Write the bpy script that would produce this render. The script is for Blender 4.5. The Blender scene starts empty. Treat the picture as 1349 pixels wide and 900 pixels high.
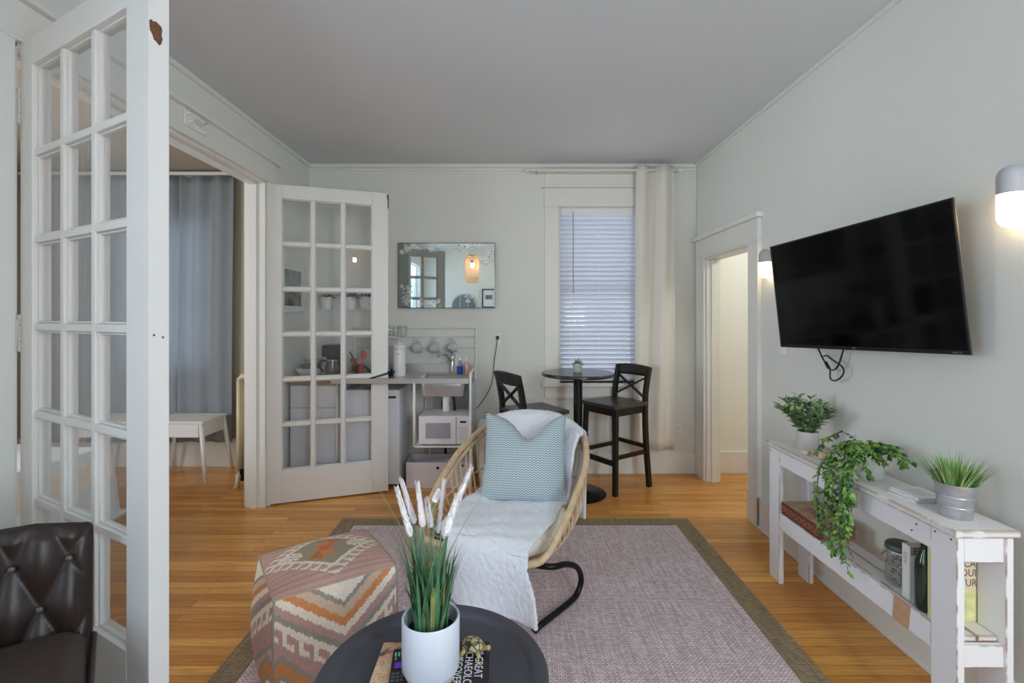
import bpy, bmesh, math, random
from mathutils import Vector, Matrix
R = math.radians
rnd = random.Random(7)
SC = bpy.context.scene
COL = SC.collection

# ------------------------------------------------------------------ mesh helper
class MB:
    def __init__(s):
        s.v = []; s.f = []
    def add(s, vs, fs):
        o = len(s.v)
        s.v += [tuple(x) for x in vs]
        s.f += [tuple(i + o for i in f) for f in fs]
        return s
    def box(s, x0, x1, y0, y1, z0, z1, M=None):
        vs = [Vector((x, y, z)) for z in (z0, z1) for y in (y0, y1) for x in (x0, x1)]
        if M is not None: vs = [M @ v for v in vs]
        return s.add(vs, [(0, 2, 3, 1), (4, 5, 7, 6), (0, 1, 5, 4), (2, 6, 7, 3), (0, 4, 6, 2), (1, 3, 7, 5)])
    def hexa(s, b, t):
        """eight corners: b = four bottom corners in order, t = four top corners in order"""
        return s.add(list(b) + list(t), [(3, 2, 1, 0), (4, 5, 6, 7), (0, 1, 5, 4), (1, 2, 6, 5), (2, 3, 7, 6), (3, 0, 4, 7)])
    def bar(s, a, b, w, d, up=(0, 0, 1)):
        """rectangular bar from a to b; w across, d along 'up'"""
        a = Vector(a); b = Vector(b); t = (b - a).normalized(); up = Vector(up)
        x = t.cross(up)
        if x.length < 1e-4: x = t.cross(Vector((1, 0, 0)))
        x.normalize(); y = x.cross(t).normalized()
        q = [(-1, -1), (1, -1), (1, 1), (-1, 1)]
        return s.hexa([a + x * (i * w / 2) + y * (j * d / 2) for i, j in q], [b + x * (i * w / 2) + y * (j * d / 2) for i, j in q])
    def tube(s, pts, r, n=10, closed=False, cap=True):
        pts = [Vector(p) for p in pts]; m = len(pts)
        rr = r if isinstance(r, (list, tuple)) else [r] * m
        prev = None; rings = []
        for i, p in enumerate(pts):
            if closed: t = pts[(i + 1) % m] - pts[i - 1]
            else: t = pts[min(i + 1, m - 1)] - pts[max(i - 1, 0)]
            if t.length < 1e-9: t = Vector((0, 0, 1))
            t.normalize()
            if prev is None:
                x = t.cross(Vector((0, 0, 1)))
                if x.length < .05: x = t.cross(Vector((1, 0, 0)))
            else:
                x = prev - t * prev.dot(t)
                if x.length < 1e-6: x = t.cross(Vector((0, 1, 0)))
            x.normalize(); prev = x; y = t.cross(x)
            rings.append([p + (x * math.cos(2 * math.pi * k / n) + y * math.sin(2 * math.pi * k / n)) * rr[i] for k in range(n)])
        vs = [q for g in rings for q in g]; fs = []
        for i in range(m if closed else m - 1):
            a = i * n; b = ((i + 1) % m) * n
            for k in range(n): fs.append((a + k, a + (k + 1) % n, b + (k + 1) % n, b + k))
        if cap and not closed:
            fs.append(tuple(reversed(range(n)))); fs.append(tuple(range((m - 1) * n, m * n)))
        return s.add(vs, fs)
    def lathe(s, prof, c=(0, 0, 0), n=32, M=None, close=False):
        """prof: list of (radius, z)"""
        vs = []; fs = []; m = len(prof)
        for r, z in prof:
            for k in range(n):
                a = 2 * math.pi * k / n
                v = Vector((r * math.cos(a), r * math.sin(a), z))
                v = (M @ v) if M is not None else v
                vs.append(v + Vector(c))
        for i in range(m - 1):
            for k in range(n):
                fs.append((i * n + k, i * n + (k + 1) % n, (i + 1) * n + (k + 1) % n, (i + 1) * n + k))
        if close:
            for k in range(n): fs.append(((m - 1) * n + k, (m - 1) * n + (k + 1) % n, (k + 1) % n, k))
        else:
            if prof[0][0] > 1e-6: fs.append(tuple(reversed(range(n))))
            if prof[-1][0] > 1e-6: fs.append(tuple(range((m - 1) * n, m * n)))
        return s.add(vs, fs)
    def grid(s, fn, nu, nv, wrap=False):
        vs = [fn(i / nu, j / nv) for j in range(nv + 1) for i in range(nu + 1)]
        fs = [(j * (nu + 1) + i, j * (nu + 1) + i + 1, (j + 1) * (nu + 1) + i + 1, (j + 1) * (nu + 1) + i) for j in range(nv) for i in range(nu)]
        return s.add(vs, fs)
    def ball(s, c, r, n=16, m=10, sc=(1, 1, 1)):
        prof = [(max(1e-7, r * math.sin(math.pi * i / m)), -r * math.cos(math.pi * i / m)) for i in range(m + 1)]
        return s.lathe(prof, c, n, Matrix.Diagonal((sc[0], sc[1], sc[2], 1)))
    def leaf(s, base, d, L, W, nrm=None, bend=.2, fold=.15):
        """a folded pointed leaf of eight quads-and-triangles"""
        base = Vector(base); d = Vector(d).normalized()
        nrm = Vector(nrm) if nrm is not None else Vector((0, 0, 1))
        x = d.cross(nrm)
        if x.length < 1e-3: x = d.cross(Vector((1, .3, 0)))
        x.normalize(); n = x.cross(d)
        vs = []
        for t, w in ((0, .12), (.3, .85), (.6, .9), (.85, .45), (1, 0.02)):
            c = base + d * (L * t) - n * (bend * L * t * t)
            e = n * (fold * W * w)
            vs += [c - x * (W * w / 2) + e, c, c + x * (W * w / 2) + e]
        fs = []
        for i in range(4):
            a = i * 3
            fs += [(a, a + 1, a + 4, a + 3), (a + 1, a + 2, a + 5, a + 4)]
        return s.add(vs, fs)
    def blade(s, pts, w):
        """a grass blade: a strip along pts, w = width at the base, pointed"""
        pts = [Vector(p) for p in pts]; m = len(pts); vs = []
        d = pts[-1] - pts[0]; side = d.cross(Vector((0, 0, 1)))
        if side.length < 1e-4: side = Vector((1, 0, 0))
        side.normalize()
        nn = side.cross(d).normalized()
        for i, p in enumerate(pts):
            t = i / (m - 1); ww = w * (1 - t ** 2.2) * (.75 + .5 * math.sin(math.pi * min(1, t * 1.3))) / 1.1 + .0003
            vs += [p - side * ww / 2, p + nn * ww * .2, p + side * ww / 2]
        fs = []
        for i in range(m - 1):
            a = 3 * i; fs += [(a, a + 1, a + 4, a + 3), (a + 1, a + 2, a + 5, a + 4)]
        return s.add(vs, fs)
    def build(s, name, mat, parent=None, smooth=False, bevel=0, seg=2, loc=None, rot=None, auto=None, subd=0, solid=0, merge=False):
        me = bpy.data.meshes.new(name)
        me.from_pydata(s.v, [], s.f); me.update()
        bm = bmesh.new(); bm.from_mesh(me)
        if merge: bmesh.ops.remove_doubles(bm, verts=bm.verts, dist=1e-6)
        bmesh.ops.recalc_face_normals(bm, faces=bm.faces); bm.to_mesh(me); bm.free()
        for m_ in (mat if isinstance(mat, (list, tuple)) else [mat]): me.materials.append(m_)
        o = bpy.data.objects.new(name, me); COL.objects.link(o)
        if parent is not None: o.parent = parent
        if loc is not None: o.location = loc
        if rot is not None: o.rotation_euler = rot
        if smooth or auto:
            for p in me.polygons: p.use_smooth = True
        if auto: me.set_sharp_from_angle(angle=R(auto))
        if bevel:
            b = o.modifiers.new('bevel', 'BEVEL'); b.width = bevel; b.segments = seg; b.limit_method = 'ANGLE'; b.angle_limit = R(40)
            if not smooth:
                for p in me.polygons: p.use_smooth = True
                me.set_sharp_from_angle(angle=R(180))
                b.harden_normals = True
        if solid:
            m_ = o.modifiers.new('thickness', 'SOLIDIFY'); m_.thickness = solid; m_.offset = 0
        if subd:
            m_ = o.modifiers.new('smooth', 'SUBSURF'); m_.levels = subd; m_.render_levels = subd
        return o

def catmull(pts, n=8, closed=False):
    pts = [Vector(p) for p in pts]; m = len(pts); out = []
    for i in range(m if closed else m - 1):
        if closed: p = [pts[(i + k - 1) % m] for k in range(4)]
        else: p = [pts[max(0, min(m - 1, i + k - 1))] for k in range(4)]
        for j in range(n):
            t = j / n
            out.append(.5 * ((2 * p[1]) + (p[2] - p[0]) * t + (2 * p[0] - 5 * p[1] + 4 * p[2] - p[3]) * t * t + (3 * p[1] - p[0] - 3 * p[2] + p[3]) * t ** 3))
    if not closed: out.append(pts[-1])
    return out

def tag(o, label=None, cat=None, group=None, kind=None):
    if label: o['label'] = label
    if cat: o['category'] = cat
    if group: o['group'] = group
    if kind: o['kind'] = kind
    return o
def thing(name, label, cat, loc=(0, 0, 0), rz=0, group=None, kind=None):
    o = bpy.data.objects.new(name, None); COL.objects.link(o)
    o.empty_display_size = .05
    o.location = loc; o.rotation_euler = (0, 0, rz)
    return tag(o, label, cat, group, kind)
def dup(root, loc=None, rz=None, label=None):
    kids = {}
    for o in list(SC.objects): kids.setdefault(o.parent, []).append(o)
    def cp(o, par):
        c = o.copy(); COL.objects.link(c)
        if par is not None: c.parent = par
        for k in kids.get(o, []): cp(k, c)
        return c
    r = cp(root, None)
    if loc is not None: r.location = loc
    if rz is not None: r.rotation_euler = (0, 0, rz)
    if label: r['label'] = label
    return r
def text(name, body, size, mat, parent, loc, rot=(0, 0, 0), ext=.0006, align='CENTER', sx=1):
    cu = bpy.data.curves.new(name, 'FONT'); cu.body = body; cu.size = size; cu.extrude = ext
    cu.align_x = align; cu.align_y = 'CENTER'; cu.resolution_u = 3
    t = bpy.data.objects.new(name + '_tmp', cu); COL.objects.link(t)
    dg = bpy.context.evaluated_depsgraph_get(); dg.update()
    me = bpy.data.meshes.new_from_object(t.evaluated_get(dg)); me.name = name
    bpy.data.objects.remove(t)
    me.materials.clear(); me.materials.append(mat)
    o = bpy.data.objects.new(name, me); COL.objects.link(o)
    if parent is not None: o.parent = parent
    o.location = loc; o.rotation_euler = rot; o.scale = (sx, 1, 1)
    return o

# ------------------------------------------------------------------ materials
def lin(c):
    return tuple((x / 255 / 12.92) if x / 255 <= .04045 else ((x / 255 + .055) / 1.055) ** 2.4 for x in c) + (1,)
MATS = {}
def mat(name, rgb, rough=.5, metal=0, vary=None, bump=None, spec=.5, sheen=0, stretch=None, trans=0, coat=0, sss=0, alpha=None):
    """vary = (scale, amount, detail) ; bump = (scale, strength[, distance]) ; stretch = scale of the texture axes"""
    m = bpy.data.materials.new(name); m.use_nodes = True; nt = m.node_tree; N = nt.nodes; L = nt.links
    b = N['Principled BSDF']; b.inputs['Roughness'].default_value = rough; b.inputs['Metallic'].default_value = metal
    b.inputs['Specular IOR Level'].default_value = spec
    c = lin(rgb); b.inputs['Base Color'].default_value = c
    if sheen: b.inputs['Sheen Weight'].default_value = sheen; b.inputs['Sheen Roughness'].default_value = .5
    if coat: b.inputs['Coat Weight'].default_value = coat
    if trans: b.inputs['Transmission Weight'].default_value = trans
    co = None
    if vary or bump:
        tc = N.new('ShaderNodeTexCoord'); co = tc.outputs['Object']
        if stretch:
            mp = N.new('ShaderNodeMapping'); mp.inputs['Scale'].default_value = stretch; L.new(co, mp.inputs['Vector']); co = mp.outputs['Vector']
    if vary:
        n = N.new('ShaderNodeTexNoise'); n.inputs['Scale'].default_value = vary[0]; n.inputs['Detail'].default_value = vary[2] if len(vary) > 2 else 4
        L.new(co, n.inputs['Vector'])
        mr = N.new('ShaderNodeMapRange'); mr.inputs[1].default_value = .3; mr.inputs[2].default_value = .7
        mr.inputs[3].default_value = 1 - vary[1]; mr.inputs[4].default_value = 1 + vary[1]; L.new(n.outputs['Fac'], mr.inputs[0])
        mx = N.new('ShaderNodeVectorMath'); mx.operation = 'SCALE'; mx.inputs[0].default_value = c[:3]; L.new(mr.outputs[0], mx.inputs['Scale'])
        L.new(mx.outputs[0], b.inputs['Base Color'])
    if bump:
        n = N.new('ShaderNodeTexNoise'); n.inputs['Scale'].default_value = bump[0]; n.inputs['Detail'].default_value = 3
        L.new(co, n.inputs['Vector'])
        bp = N.new('ShaderNodeBump'); bp.inputs['Strength'].default_value = bump[1]; bp.inputs['Distance'].default_value = bump[2] if len(bump) > 2 else .01
        L.new(n.outputs['Fac'], bp.inputs['Height']); L.new(bp.outputs['Normal'], b.inputs['Normal'])
    MATS[name] = m
    return m
def emit(name, rgb, strength):
    m = bpy.data.materials.new(name); m.use_nodes = True; N = m.node_tree.nodes; L = m.node_tree.links
    N.remove(N['Principled BSDF']); e = N.new('ShaderNodeEmission'); e.inputs['Color'].default_value = lin(rgb); e.inputs['Strength'].default_value = strength
    L.new(e.outputs[0], N['Material Output'].inputs['Surface']); return m
def glass(name, tint=(1, 1, 1), refl=.0, rough=0.0):
    """clear thin pane: see-through plus a fresnel reflection"""
    m = bpy.data.materials.new(name); m.use_nodes = True; N = m.node_tree.nodes; L = m.node_tree.links
    N.remove(N['Principled BSDF'])
    t = N.new('ShaderNodeBsdfTransparent'); t.inputs['Color'].default_value = tint + (1,)
    g = N.new('ShaderNodeBsdfGlossy'); g.inputs['Roughness'].default_value = rough
    lw = N.new('ShaderNodeLayerWeight'); lw.inputs['Blend'].default_value = .5
    pw = N.new('ShaderNodeMath'); pw.operation = 'POWER'; pw.inputs[1].default_value = 4; L.new(lw.outputs['Facing'], pw.inputs[0])
    ad = N.new('ShaderNodeMath'); ad.operation = 'MULTIPLY_ADD'; ad.inputs[1].default_value = .85; ad.inputs[2].default_value = .035 + refl; ad.use_clamp = True
    mx = N.new('ShaderNodeMixShader'); L.new(pw.outputs[0], ad.inputs[0]); L.new(ad.outputs[0], mx.inputs[0])
    L.new(t.outputs[0], mx.inputs[1]); L.new(g.outputs[0], mx.inputs[2]); L.new(mx.outputs[0], N['Material Output'].inputs['Surface'])
    return m
def cloth_trans(name, rgb, amt, rough=.9, bump=None):
    m = mat(name, rgb, rough, bump=bump, spec=.1); N = m.node_tree.nodes; L = m.node_tree.links
    b = N['Principled BSDF']; t = N.new('ShaderNodeBsdfTranslucent'); t.inputs['Color'].default_value = lin(rgb)
    mx = N.new('ShaderNodeMixShader'); mx.inputs[0].default_value = amt
    L.new(b.outputs[0], mx.inputs[1]); L.new(t.outputs[0], mx.inputs[2]); L.new(mx.outputs[0], N['Material Output'].inputs['Surface'])
    return m

WALL = mat('wall_paint', (222, 224, 218), .65, vary=(1.5, .015), bump=(160, .04, .002))
CEIL = mat('ceiling_paint', (208, 212, 215), .8, vary=(1.2, .015))
TRIM = mat('trim_paint', (226, 226, 221), .38, bump=(40, .03, .002))
DOORW = mat('door_paint', (224, 223, 220), .36, vary=(3, .015), bump=(30, .04, .002))
BEDW = mat('bedroom_paint_shaded', (172, 167, 154), .7)  # darkened: shade beside the curtains is put into the whole wall colour
HALLW = mat('hall_paint', (232, 233, 228), .7)
BLACKM = mat('black_metal', (30, 30, 33), .4, .6)
BLACKW = mat('black_brown_wood', (24, 18, 18), .36, vary=(30, .25), stretch=(1, 1, .15))
CHROME = mat('chrome', (205, 207, 208), .16, 1)
STEEL = mat('stainless_steel', (206, 204, 202), .36, .8, bump=(60, .05, .002), stretch=(1, 20, 1))
WHITEP = mat('white_plastic', (232, 232, 234), .4)
WHITEM = mat('white_lacquered_metal', (230, 229, 226), .42)
CERAM = mat('white_ceramic', (238, 237, 238), .25)
BLACKP = mat('black_plastic', (22, 22, 24), .35)
GLASS = glass('window_glass')
JARG = glass('jar_glass', (.95, .97, .96), .03)
RUST = mat('bare_brown_wood', (104, 66, 44), .8, vary=(60, .4))

# floor boards run across the room
def floor_mat():
    m = bpy.data.materials.new('oak_strip_floor'); m.use_nodes = True; nt = m.node_tree; N = nt.nodes; L = nt.links; b = N['Principled BSDF']
    tc = N.new('ShaderNodeTexCoord')
    br = N.new('ShaderNodeTexBrick'); br.inputs['Scale'].default_value = 1; br.inputs['Brick Width'].default_value = 1.15; br.inputs['Row Height'].default_value = .057
    br.inputs['Mortar Size'].default_value = .0011; br.inputs['Mortar Smooth'].default_value = .3; br.offset = .37; br.offset_frequency = 2; br.squash = 1
    br.inputs['Bias'].default_value = 0
    br.inputs['Color1'].default_value = lin((238, 178, 92)); br.inputs['Color2'].default_value = lin((206, 138, 60)); br.inputs['Mortar'].default_value = lin((70, 38, 20))
    L.new(tc.outputs['Object'], br.inputs['Vector'])
    # grain, stretched along the boards
    mp = N.new('ShaderNodeMapping'); mp.inputs['Scale'].default_value = (1.6, 42, 1); L.new(tc.outputs['Object'], mp.inputs['Vector'])
    n = N.new('ShaderNodeTexNoise'); n.inputs['Scale'].default_value = 2.4; n.inputs['Detail'].default_value = 7; n.inputs['Roughness'].default_value = .62; n.inputs['Distortion'].default_value = .8
    L.new(mp.outputs[0], n.inputs['Vector'])
    cr = N.new('ShaderNodeValToRGB'); cr.color_ramp.elements[0].position = .3; cr.color_ramp.elements[0].color = (.56, .50, .44, 1)
    cr.color_ramp.elements[1].position = .68; cr.color_ramp.elements[1].color = (1.12, 1.1, 1.06, 1); L.new(n.outputs['Fac'], cr.inputs[0])
    mu = N.new('ShaderNodeMix'); mu.data_type = 'RGBA'; mu.blend_type = 'MULTIPLY'; mu.inputs[0].default_value = .8
    L.new(br.outputs['Color'], mu.inputs[6]); L.new(cr.outputs[0], mu.inputs[7])
    n2 = N.new('ShaderNodeTexNoise'); n2.inputs['Scale'].default_value = .9; n2.inputs['Detail'].default_value = 3; L.new(tc.outputs['Object'], n2.inputs['Vector'])
    mr = N.new('ShaderNodeMapRange'); mr.inputs[1].default_value = .35; mr.inputs[2].default_value = .65; mr.inputs[3].default_value = .86; mr.inputs[4].default_value = 1.1; L.new(n2.outputs['Fac'], mr.inputs[0])
    sc = N.new('ShaderNodeVectorMath'); sc.operation = 'SCALE'; L.new(mu.outputs[2], sc.inputs[0]); L.new(mr.outputs[0], sc.inputs['Scale'])
    L.new(sc.outputs[0], b.inputs['Base Color'])
    b.inputs['Roughness'].default_value = .29; b.inputs['Specular IOR Level'].default_value = .5
    bp = N.new('ShaderNodeBump'); bp.inputs['Strength'].default_value = .25; bp.inputs['Distance'].default_value = .002
    iv = N.new('ShaderNodeMath'); iv.operation = 'SUBTRACT'; iv.inputs[0].default_value = 1; L.new(br.outputs['Fac'], iv.inputs[1])
    L.new(iv.outputs[0], bp.inputs['Height']); L.new(bp.outputs[0], b.inputs['Normal'])
    return m
FLOOR = floor_mat()

# painted boards with the wood showing along worn edges
def worn_mat(name, paint, wood, width=.006, lo=.44, patch=.73):
    m = bpy.data.materials.new(name); m.use_nodes = True; nt = m.node_tree; N = nt.nodes; L = nt.links; b = N['Principled BSDF']
    tc = N.new('ShaderNodeTexCoord'); ge = N.new('ShaderNodeNewGeometry'); bv = N.new('ShaderNodeBevel'); bv.samples = 4; bv.inputs['Radius'].default_value = width
    d = N.new('ShaderNodeVectorMath'); d.operation = 'DOT_PRODUCT'; L.new(ge.outputs['True Normal'], d.inputs[0]); L.new(bv.outputs[0], d.inputs[1])
    e = N.new('ShaderNodeMapRange'); e.inputs[1].default_value = .998; e.inputs[2].default_value = .93; L.new(d.outputs['Value'], e.inputs[0])
    n = N.new('ShaderNodeTexNoise'); n.inputs['Scale'].default_value = 14; n.inputs['Detail'].default_value = 5; L.new(tc.outputs['Object'], n.inputs['Vector'])
    s = N.new('ShaderNodeMapRange'); s.inputs[1].default_value = lo; s.inputs[2].default_value = lo + .1; L.new(n.outputs['Fac'], s.inputs[0])
    mu = N.new('ShaderNodeMath'); mu.operation = 'MULTIPLY'; L.new(e.outputs[0], mu.inputs[0]); L.new(s.outputs[0], mu.inputs[1])
    mp = N.new('ShaderNodeMapping'); mp.inputs['Scale'].default_value = (8, 2.5, 8); L.new(tc.outputs['Object'], mp.inputs[0])
    n3 = N.new('ShaderNodeTexNoise'); n3.inputs['Scale'].default_value = 3; n3.inputs['Detail'].default_value = 6; L.new(mp.outputs[0], n3.inputs['Vector'])
    p = N.new('ShaderNodeMapRange'); p.inputs[1].default_value = patch; p.inputs[2].default_value = patch + .05; L.new(n3.outputs['Fac'], p.inputs[0])
    mx = N.new('ShaderNodeMath'); mx.operation = 'MAXIMUM'; L.new(mu.outputs[0], mx.inputs[0]); L.new(p.outputs[0], mx.inputs[1])
    ci = N.new('ShaderNodeMix'); ci.data_type = 'RGBA'; ci.inputs[6].default_value = lin(paint); ci.inputs[7].default_value = lin(wood); L.new(mx.outputs[0], ci.inputs[0])
    L.new(ci.outputs[2], b.inputs['Base Color']); b.inputs['Roughness'].default_value = .6
    bp = N.new('ShaderNodeBump'); bp.inputs['Strength'].default_value = .2; bp.inputs['Distance'].default_value = .003; L.new(n3.outputs['Fac'], bp.inputs['Height']); L.new(bp.outputs[0], b.inputs['Normal'])
    return m
WORN = worn_mat('worn_white_paint', (234, 233, 236), (150, 116, 84))
WORNTOP = worn_mat('worn_white_top', (228, 224, 222), (150, 116, 84), .014, .38, .66)
# ------------------------------------------------------------------ room shell
XL, XR, YB, YR, H = -1.84, 1.705, 4.45, -1.2, 2.83
OY0, OY1, OZ = 1.80, 3.66, 2.455           # wide opening in the left wall
DY0, DY1, DZ = 3.44, 4.23, 1.945           # doorway in the right wall
WX0, WX1, WZ0, WZ1 = .445, 1.168, .85, 2.438   # back window
def struct(name, mb, m, label, cat, bevel=0, parent=None):
    o = mb.build(name, m, parent, bevel=bevel)
    return tag(o, label, cat, kind='structure')

struct('floor', MB().box(-5.0, 3.6, -1.4, 5.0, -.1, 0), FLOOR, 'honey brown strip wood floor running through all rooms', 'floor')
struct('ceiling', MB().box(-1.9, 1.8, -1.3, 4.55, H, H + .1), CEIL, 'plain grey white ceiling of the living room', 'ceiling')
struct('wall_left', MB().box(XL - .15, XL, YR - .15, -.95, 0, H).box(XL - .15, XL, -.95, .45, 0, .7).box(XL - .15, XL, -.95, .45, 2.45, H).box(XL - .15, XL, .45, OY0, 0, H).box(XL - .15, XL, OY1, YB + .15, 0, H).box(XL - .15, XL, OY0, OY1, OZ, H),
       WALL, 'white left wall with the wide double door opening', 'wall')
# windows behind the camera: one in each side wall
SW_ = ((XL - .15, XL, -.95, .45), (XR, XR + .12, -1.0, .05)); SWZ = (.7, 2.45)
struct('wall_right', MB().box(XR, XR + .12, YR - .15, -1.0, 0, H).box(XR, XR + .12, -1.0, .05, 0, SWZ[0]).box(XR, XR + .12, -1.0, .05, SWZ[1], H).box(XR, XR + .12, .05, DY0, 0, H).box(XR, XR + .12, DY1, YB + .15, 0, H).box(XR, XR + .12, DY0, DY1, DZ, H),
       WALL, 'white right wall carrying the screen, the sconces and a doorway', 'wall')
def holed(mb, x0, x1, y0, y1, z0, z1, holes):
    xs = sorted(holes); cur = x0
    for a, b, c, d in xs:
        mb.box(cur, a, y0, y1, z0, z1); mb.box(a, b, y0, y1, z0, c); mb.box(a, b, y0, y1, d, z1); cur = b
    return mb.box(cur, x1, y0, y1, z0, z1)
struct('wall_back', holed(MB(), XL, XR, YB, YB + .15, 0, H, [(WX0, WX1, WZ0, WZ1)]), WALL, 'white back wall with the kitchenette, mirror and window', 'wall')
RWN = (1.17, 1.63, .75, 2.5)  # opening of the added rear window that lets fill light in
struct('wall_rear', holed(MB(), XL, XR, YR - .15, YR, 0, H, [RWN]), WALL, 'white wall seen only in the mirror', 'wall')

# bedroom behind the left wall
BX = -4.7
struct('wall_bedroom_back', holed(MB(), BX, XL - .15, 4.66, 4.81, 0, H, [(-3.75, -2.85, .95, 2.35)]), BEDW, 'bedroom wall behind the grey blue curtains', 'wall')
struct('wall_bedroom_left', MB().box(BX - .1, BX, 0.3, 1.2, 0, H).box(BX - .1, BX, 2.6, 4.81, 0, H).box(BX - .1, BX, 1.2, 2.6, 0, .8).box(BX - .1, BX, 1.2, 2.6, 2.4, H), BEDW, 'far bedroom wall', 'wall')  # opening added to let the bedroom fill light in
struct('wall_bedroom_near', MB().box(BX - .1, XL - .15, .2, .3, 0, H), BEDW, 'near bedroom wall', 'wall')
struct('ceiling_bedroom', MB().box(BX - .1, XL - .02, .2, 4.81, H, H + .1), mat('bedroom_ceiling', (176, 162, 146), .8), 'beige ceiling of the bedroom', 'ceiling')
# hall behind the doorway
struct('wall_hall_back', MB().box(XR + .12, 3.3, 4.46, 4.56, 0, H), HALLW, 'warm white hall wall seen through the doorway', 'wall')
struct('wall_hall_right', MB().box(3.2, 3.3, 2.2, 4.46, 0, H), HALLW, 'hall side wall', 'wall')
struct('wall_hall_near', MB().box(XR + .12, 3.3, 2.1, 2.2, 0, H), HALLW, 'hall near wall', 'wall')
struct('ceiling_hall', MB().box(XR + .12, 3.3, 2.1, 4.46, 2.6, 2.7), HALLW, 'hall ceiling', 'ceiling')

# baseboards
def base(name, boxes, label, m=TRIM):
    mb = MB()
    for b in boxes: mb.box(*b)
    return struct(name, mb, m, label, 'baseboard', bevel=.004)
base('baseboard_back', [(XL, XR, YB - .02, YB, 0, .2)], 'tall white baseboard along the back wall')
base('baseboard_right', [(XR - .02, XR, YR, DY0 - .14, 0, .205), (XR - .028, XR - .02, YR, DY0 - .14, 0, .02)], 'tall white baseboard under the console')
base('baseboard_left', [(XL, XL + .02, YR, OY0 - .12, 0, .2), (XL, XL + .02, OY1 + .12, YB - .02, 0, .2)], 'white baseboard of the left wall')
base('baseboard_bedroom', [(BX, XL - .17, 4.64, 4.66, 0, .27), (BX, XL - .17, 4.635, 4.66, .2, .215)], 'tall white bedroom baseboard under the curtains')
base('baseboard_hall', [(XR + .14, 3.2, 4.44, 4.46, 0, .2)], 'white baseboard of the hall')
# crown strips under the ceiling
struct('trim_1', MB().box(XL, XR, YB - .025, YB, H - .035, H).box(XL, XR, YB - .012, YB, H - .06, H - .035), TRIM, 'narrow moulding along the top of the back wall', 'moulding', .004)
struct('trim_2', MB().box(XR - .02, XR, YR, YB, H - .022, H), WALL, 'narrow moulding along the top of the right wall', 'moulding', .004)
struct('trim_3', MB().box(XL, XL + .02, YR, YB - .025, H - .03, H), WALL, 'narrow moulding along the top of the left wall', 'moulding', .004)
# casing and jambs of the wide opening
mb = MB()
mb.box(XL, XL + .022, OY0 - .13, OY1 + .13, OZ, OZ + .15)          # header board
mb.box(XL, XL + .05, OY0 - .16, OY1 + .16, OZ + .15, OZ + .175)    # cap
mb.box(XL, XL + .03, OY0 - .13, OY1 + .13, OZ - .004, OZ + .012)
mb.box(XL, XL + .022, OY1 + .012, OY1 + .13, 0, OZ).box(XL, XL + .022, OY0 - .13, OY0 - .012, 0, OZ)
mb.box(XL - .172, XL - .15, OY1 + .012, OY1 + .13, 0, OZ + .13).box(XL - .172, XL - .15, OY0 - .13, OY0 - .012, 0, OZ + .13)
mb.box(XL - .172, XL - .15, OY0 - .012, OY1 + .012, OZ, OZ + .13)
struct('trim_4', mb, TRIM, 'white casing around the wide double door opening', 'door casing', .004)
mb = MB().box(XL - .15, XL, OY1 - .014, OY1 + .002, 0, OZ).box(XL - .15, XL, OY0 - .002, OY0 + .014, 0, OZ).box(XL - .15, XL, OY0, OY1, OZ - .016, OZ)
mb.box(XL - .11, XL - .06, OY1 - .026, OY1 - .014, 0, OZ - .016).box(XL - .11, XL - .06, OY0 + .014, OY0 + .026, 0, OZ - .016).box(XL - .11, XL - .06, OY0 + .014, OY1 - .014, OZ - .03, OZ - .016)
struct('trim_5', mb, TRIM, 'white jamb lining of the wide double door opening', 'door jamb', .002)
# casing of the right doorway
mb = MB()
mb.box(XR - .022, XR, DY0 - .145, DY0 + .004, 0, DZ + .004).box(XR - .022, XR, DY1 - .004, DY1 + .17, 0, DZ + .004)
mb.box(XR - .024, XR, DY0 - .145, DY1 + .17, DZ - .004, DZ + .165).box(XR - .05, XR, DY0 - .175, DY1 + .2, DZ + .165, DZ + .2)
mb.box(XR - .03, XR, DY0 - .15, DY1 + .175, DZ + .01, DZ + .022)
mb.box(XR - .03, XR, DY0 - .15, DY0 + .0, 0, .21).box(XR - .03, XR, DY0 - .15, DY0 - .135, 0, DZ + .16)
struct('trim_6', mb, TRIM, 'white casing with a capped header around the hall doorway', 'door casing', .004)
mb = MB().box(XR, XR + .12, DY1 - .016, DY1, 0, DZ).box(XR, XR + .12, DY0, DY0 + .016, 0, DZ).box(XR, XR + .12, DY0, DY1, DZ - .016, DZ)
mb.box(XR + .04, XR + .08, DY1 - .03, DY1 - .016, 0, DZ - .016)
struct('trim_7', mb, TRIM, 'white jamb lining of the hall doorway', 'door jamb', .002)

# back window
wn = MB()
c0, c1 = WX0 - .13, WX1 + .13
wn.box(c0, WX0, YB - .022, YB, WZ0 - .05, WZ1).box(WX1, c1, YB - .022, YB, WZ0 - .05, WZ1)
wn.box(c0 - .005, c1 + .005, YB - .026, YB, WZ1, WZ1 + .17).box(c0 - .03, c1 + .03, YB - .05, YB, WZ1 + .17, WZ1 + .19)
wn.box(c0, c1, YB - .02, YB, WZ1 + .19, WZ1 + .30).box(c0 - .07, c1 + .07, YB - .07, YB, WZ1 + .30, WZ1 + .325)
wn.box(c0 - .02, c1 + .02, YB - .06, YB + .02, WZ0 - .05, WZ0 - .02).box(c0, c1, YB - .02, YB, WZ0 - .16, WZ0 - .05)
wn.box(WX0, WX0 + .012, YB - .01, YB + .14, WZ0 - .02, WZ1).box(WX1 - .012, WX1, YB - .01, YB + .14, WZ0 - .02, WZ1).box(WX0, WX1, YB, YB + .14, WZ1 - .012, WZ1).box(WX0, WX1, YB, YB + .14, WZ0 - .03, WZ0)
w1 = struct('window_1', wn, TRIM, 'tall white cased window behind the bar table', 'window', .004)
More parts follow.
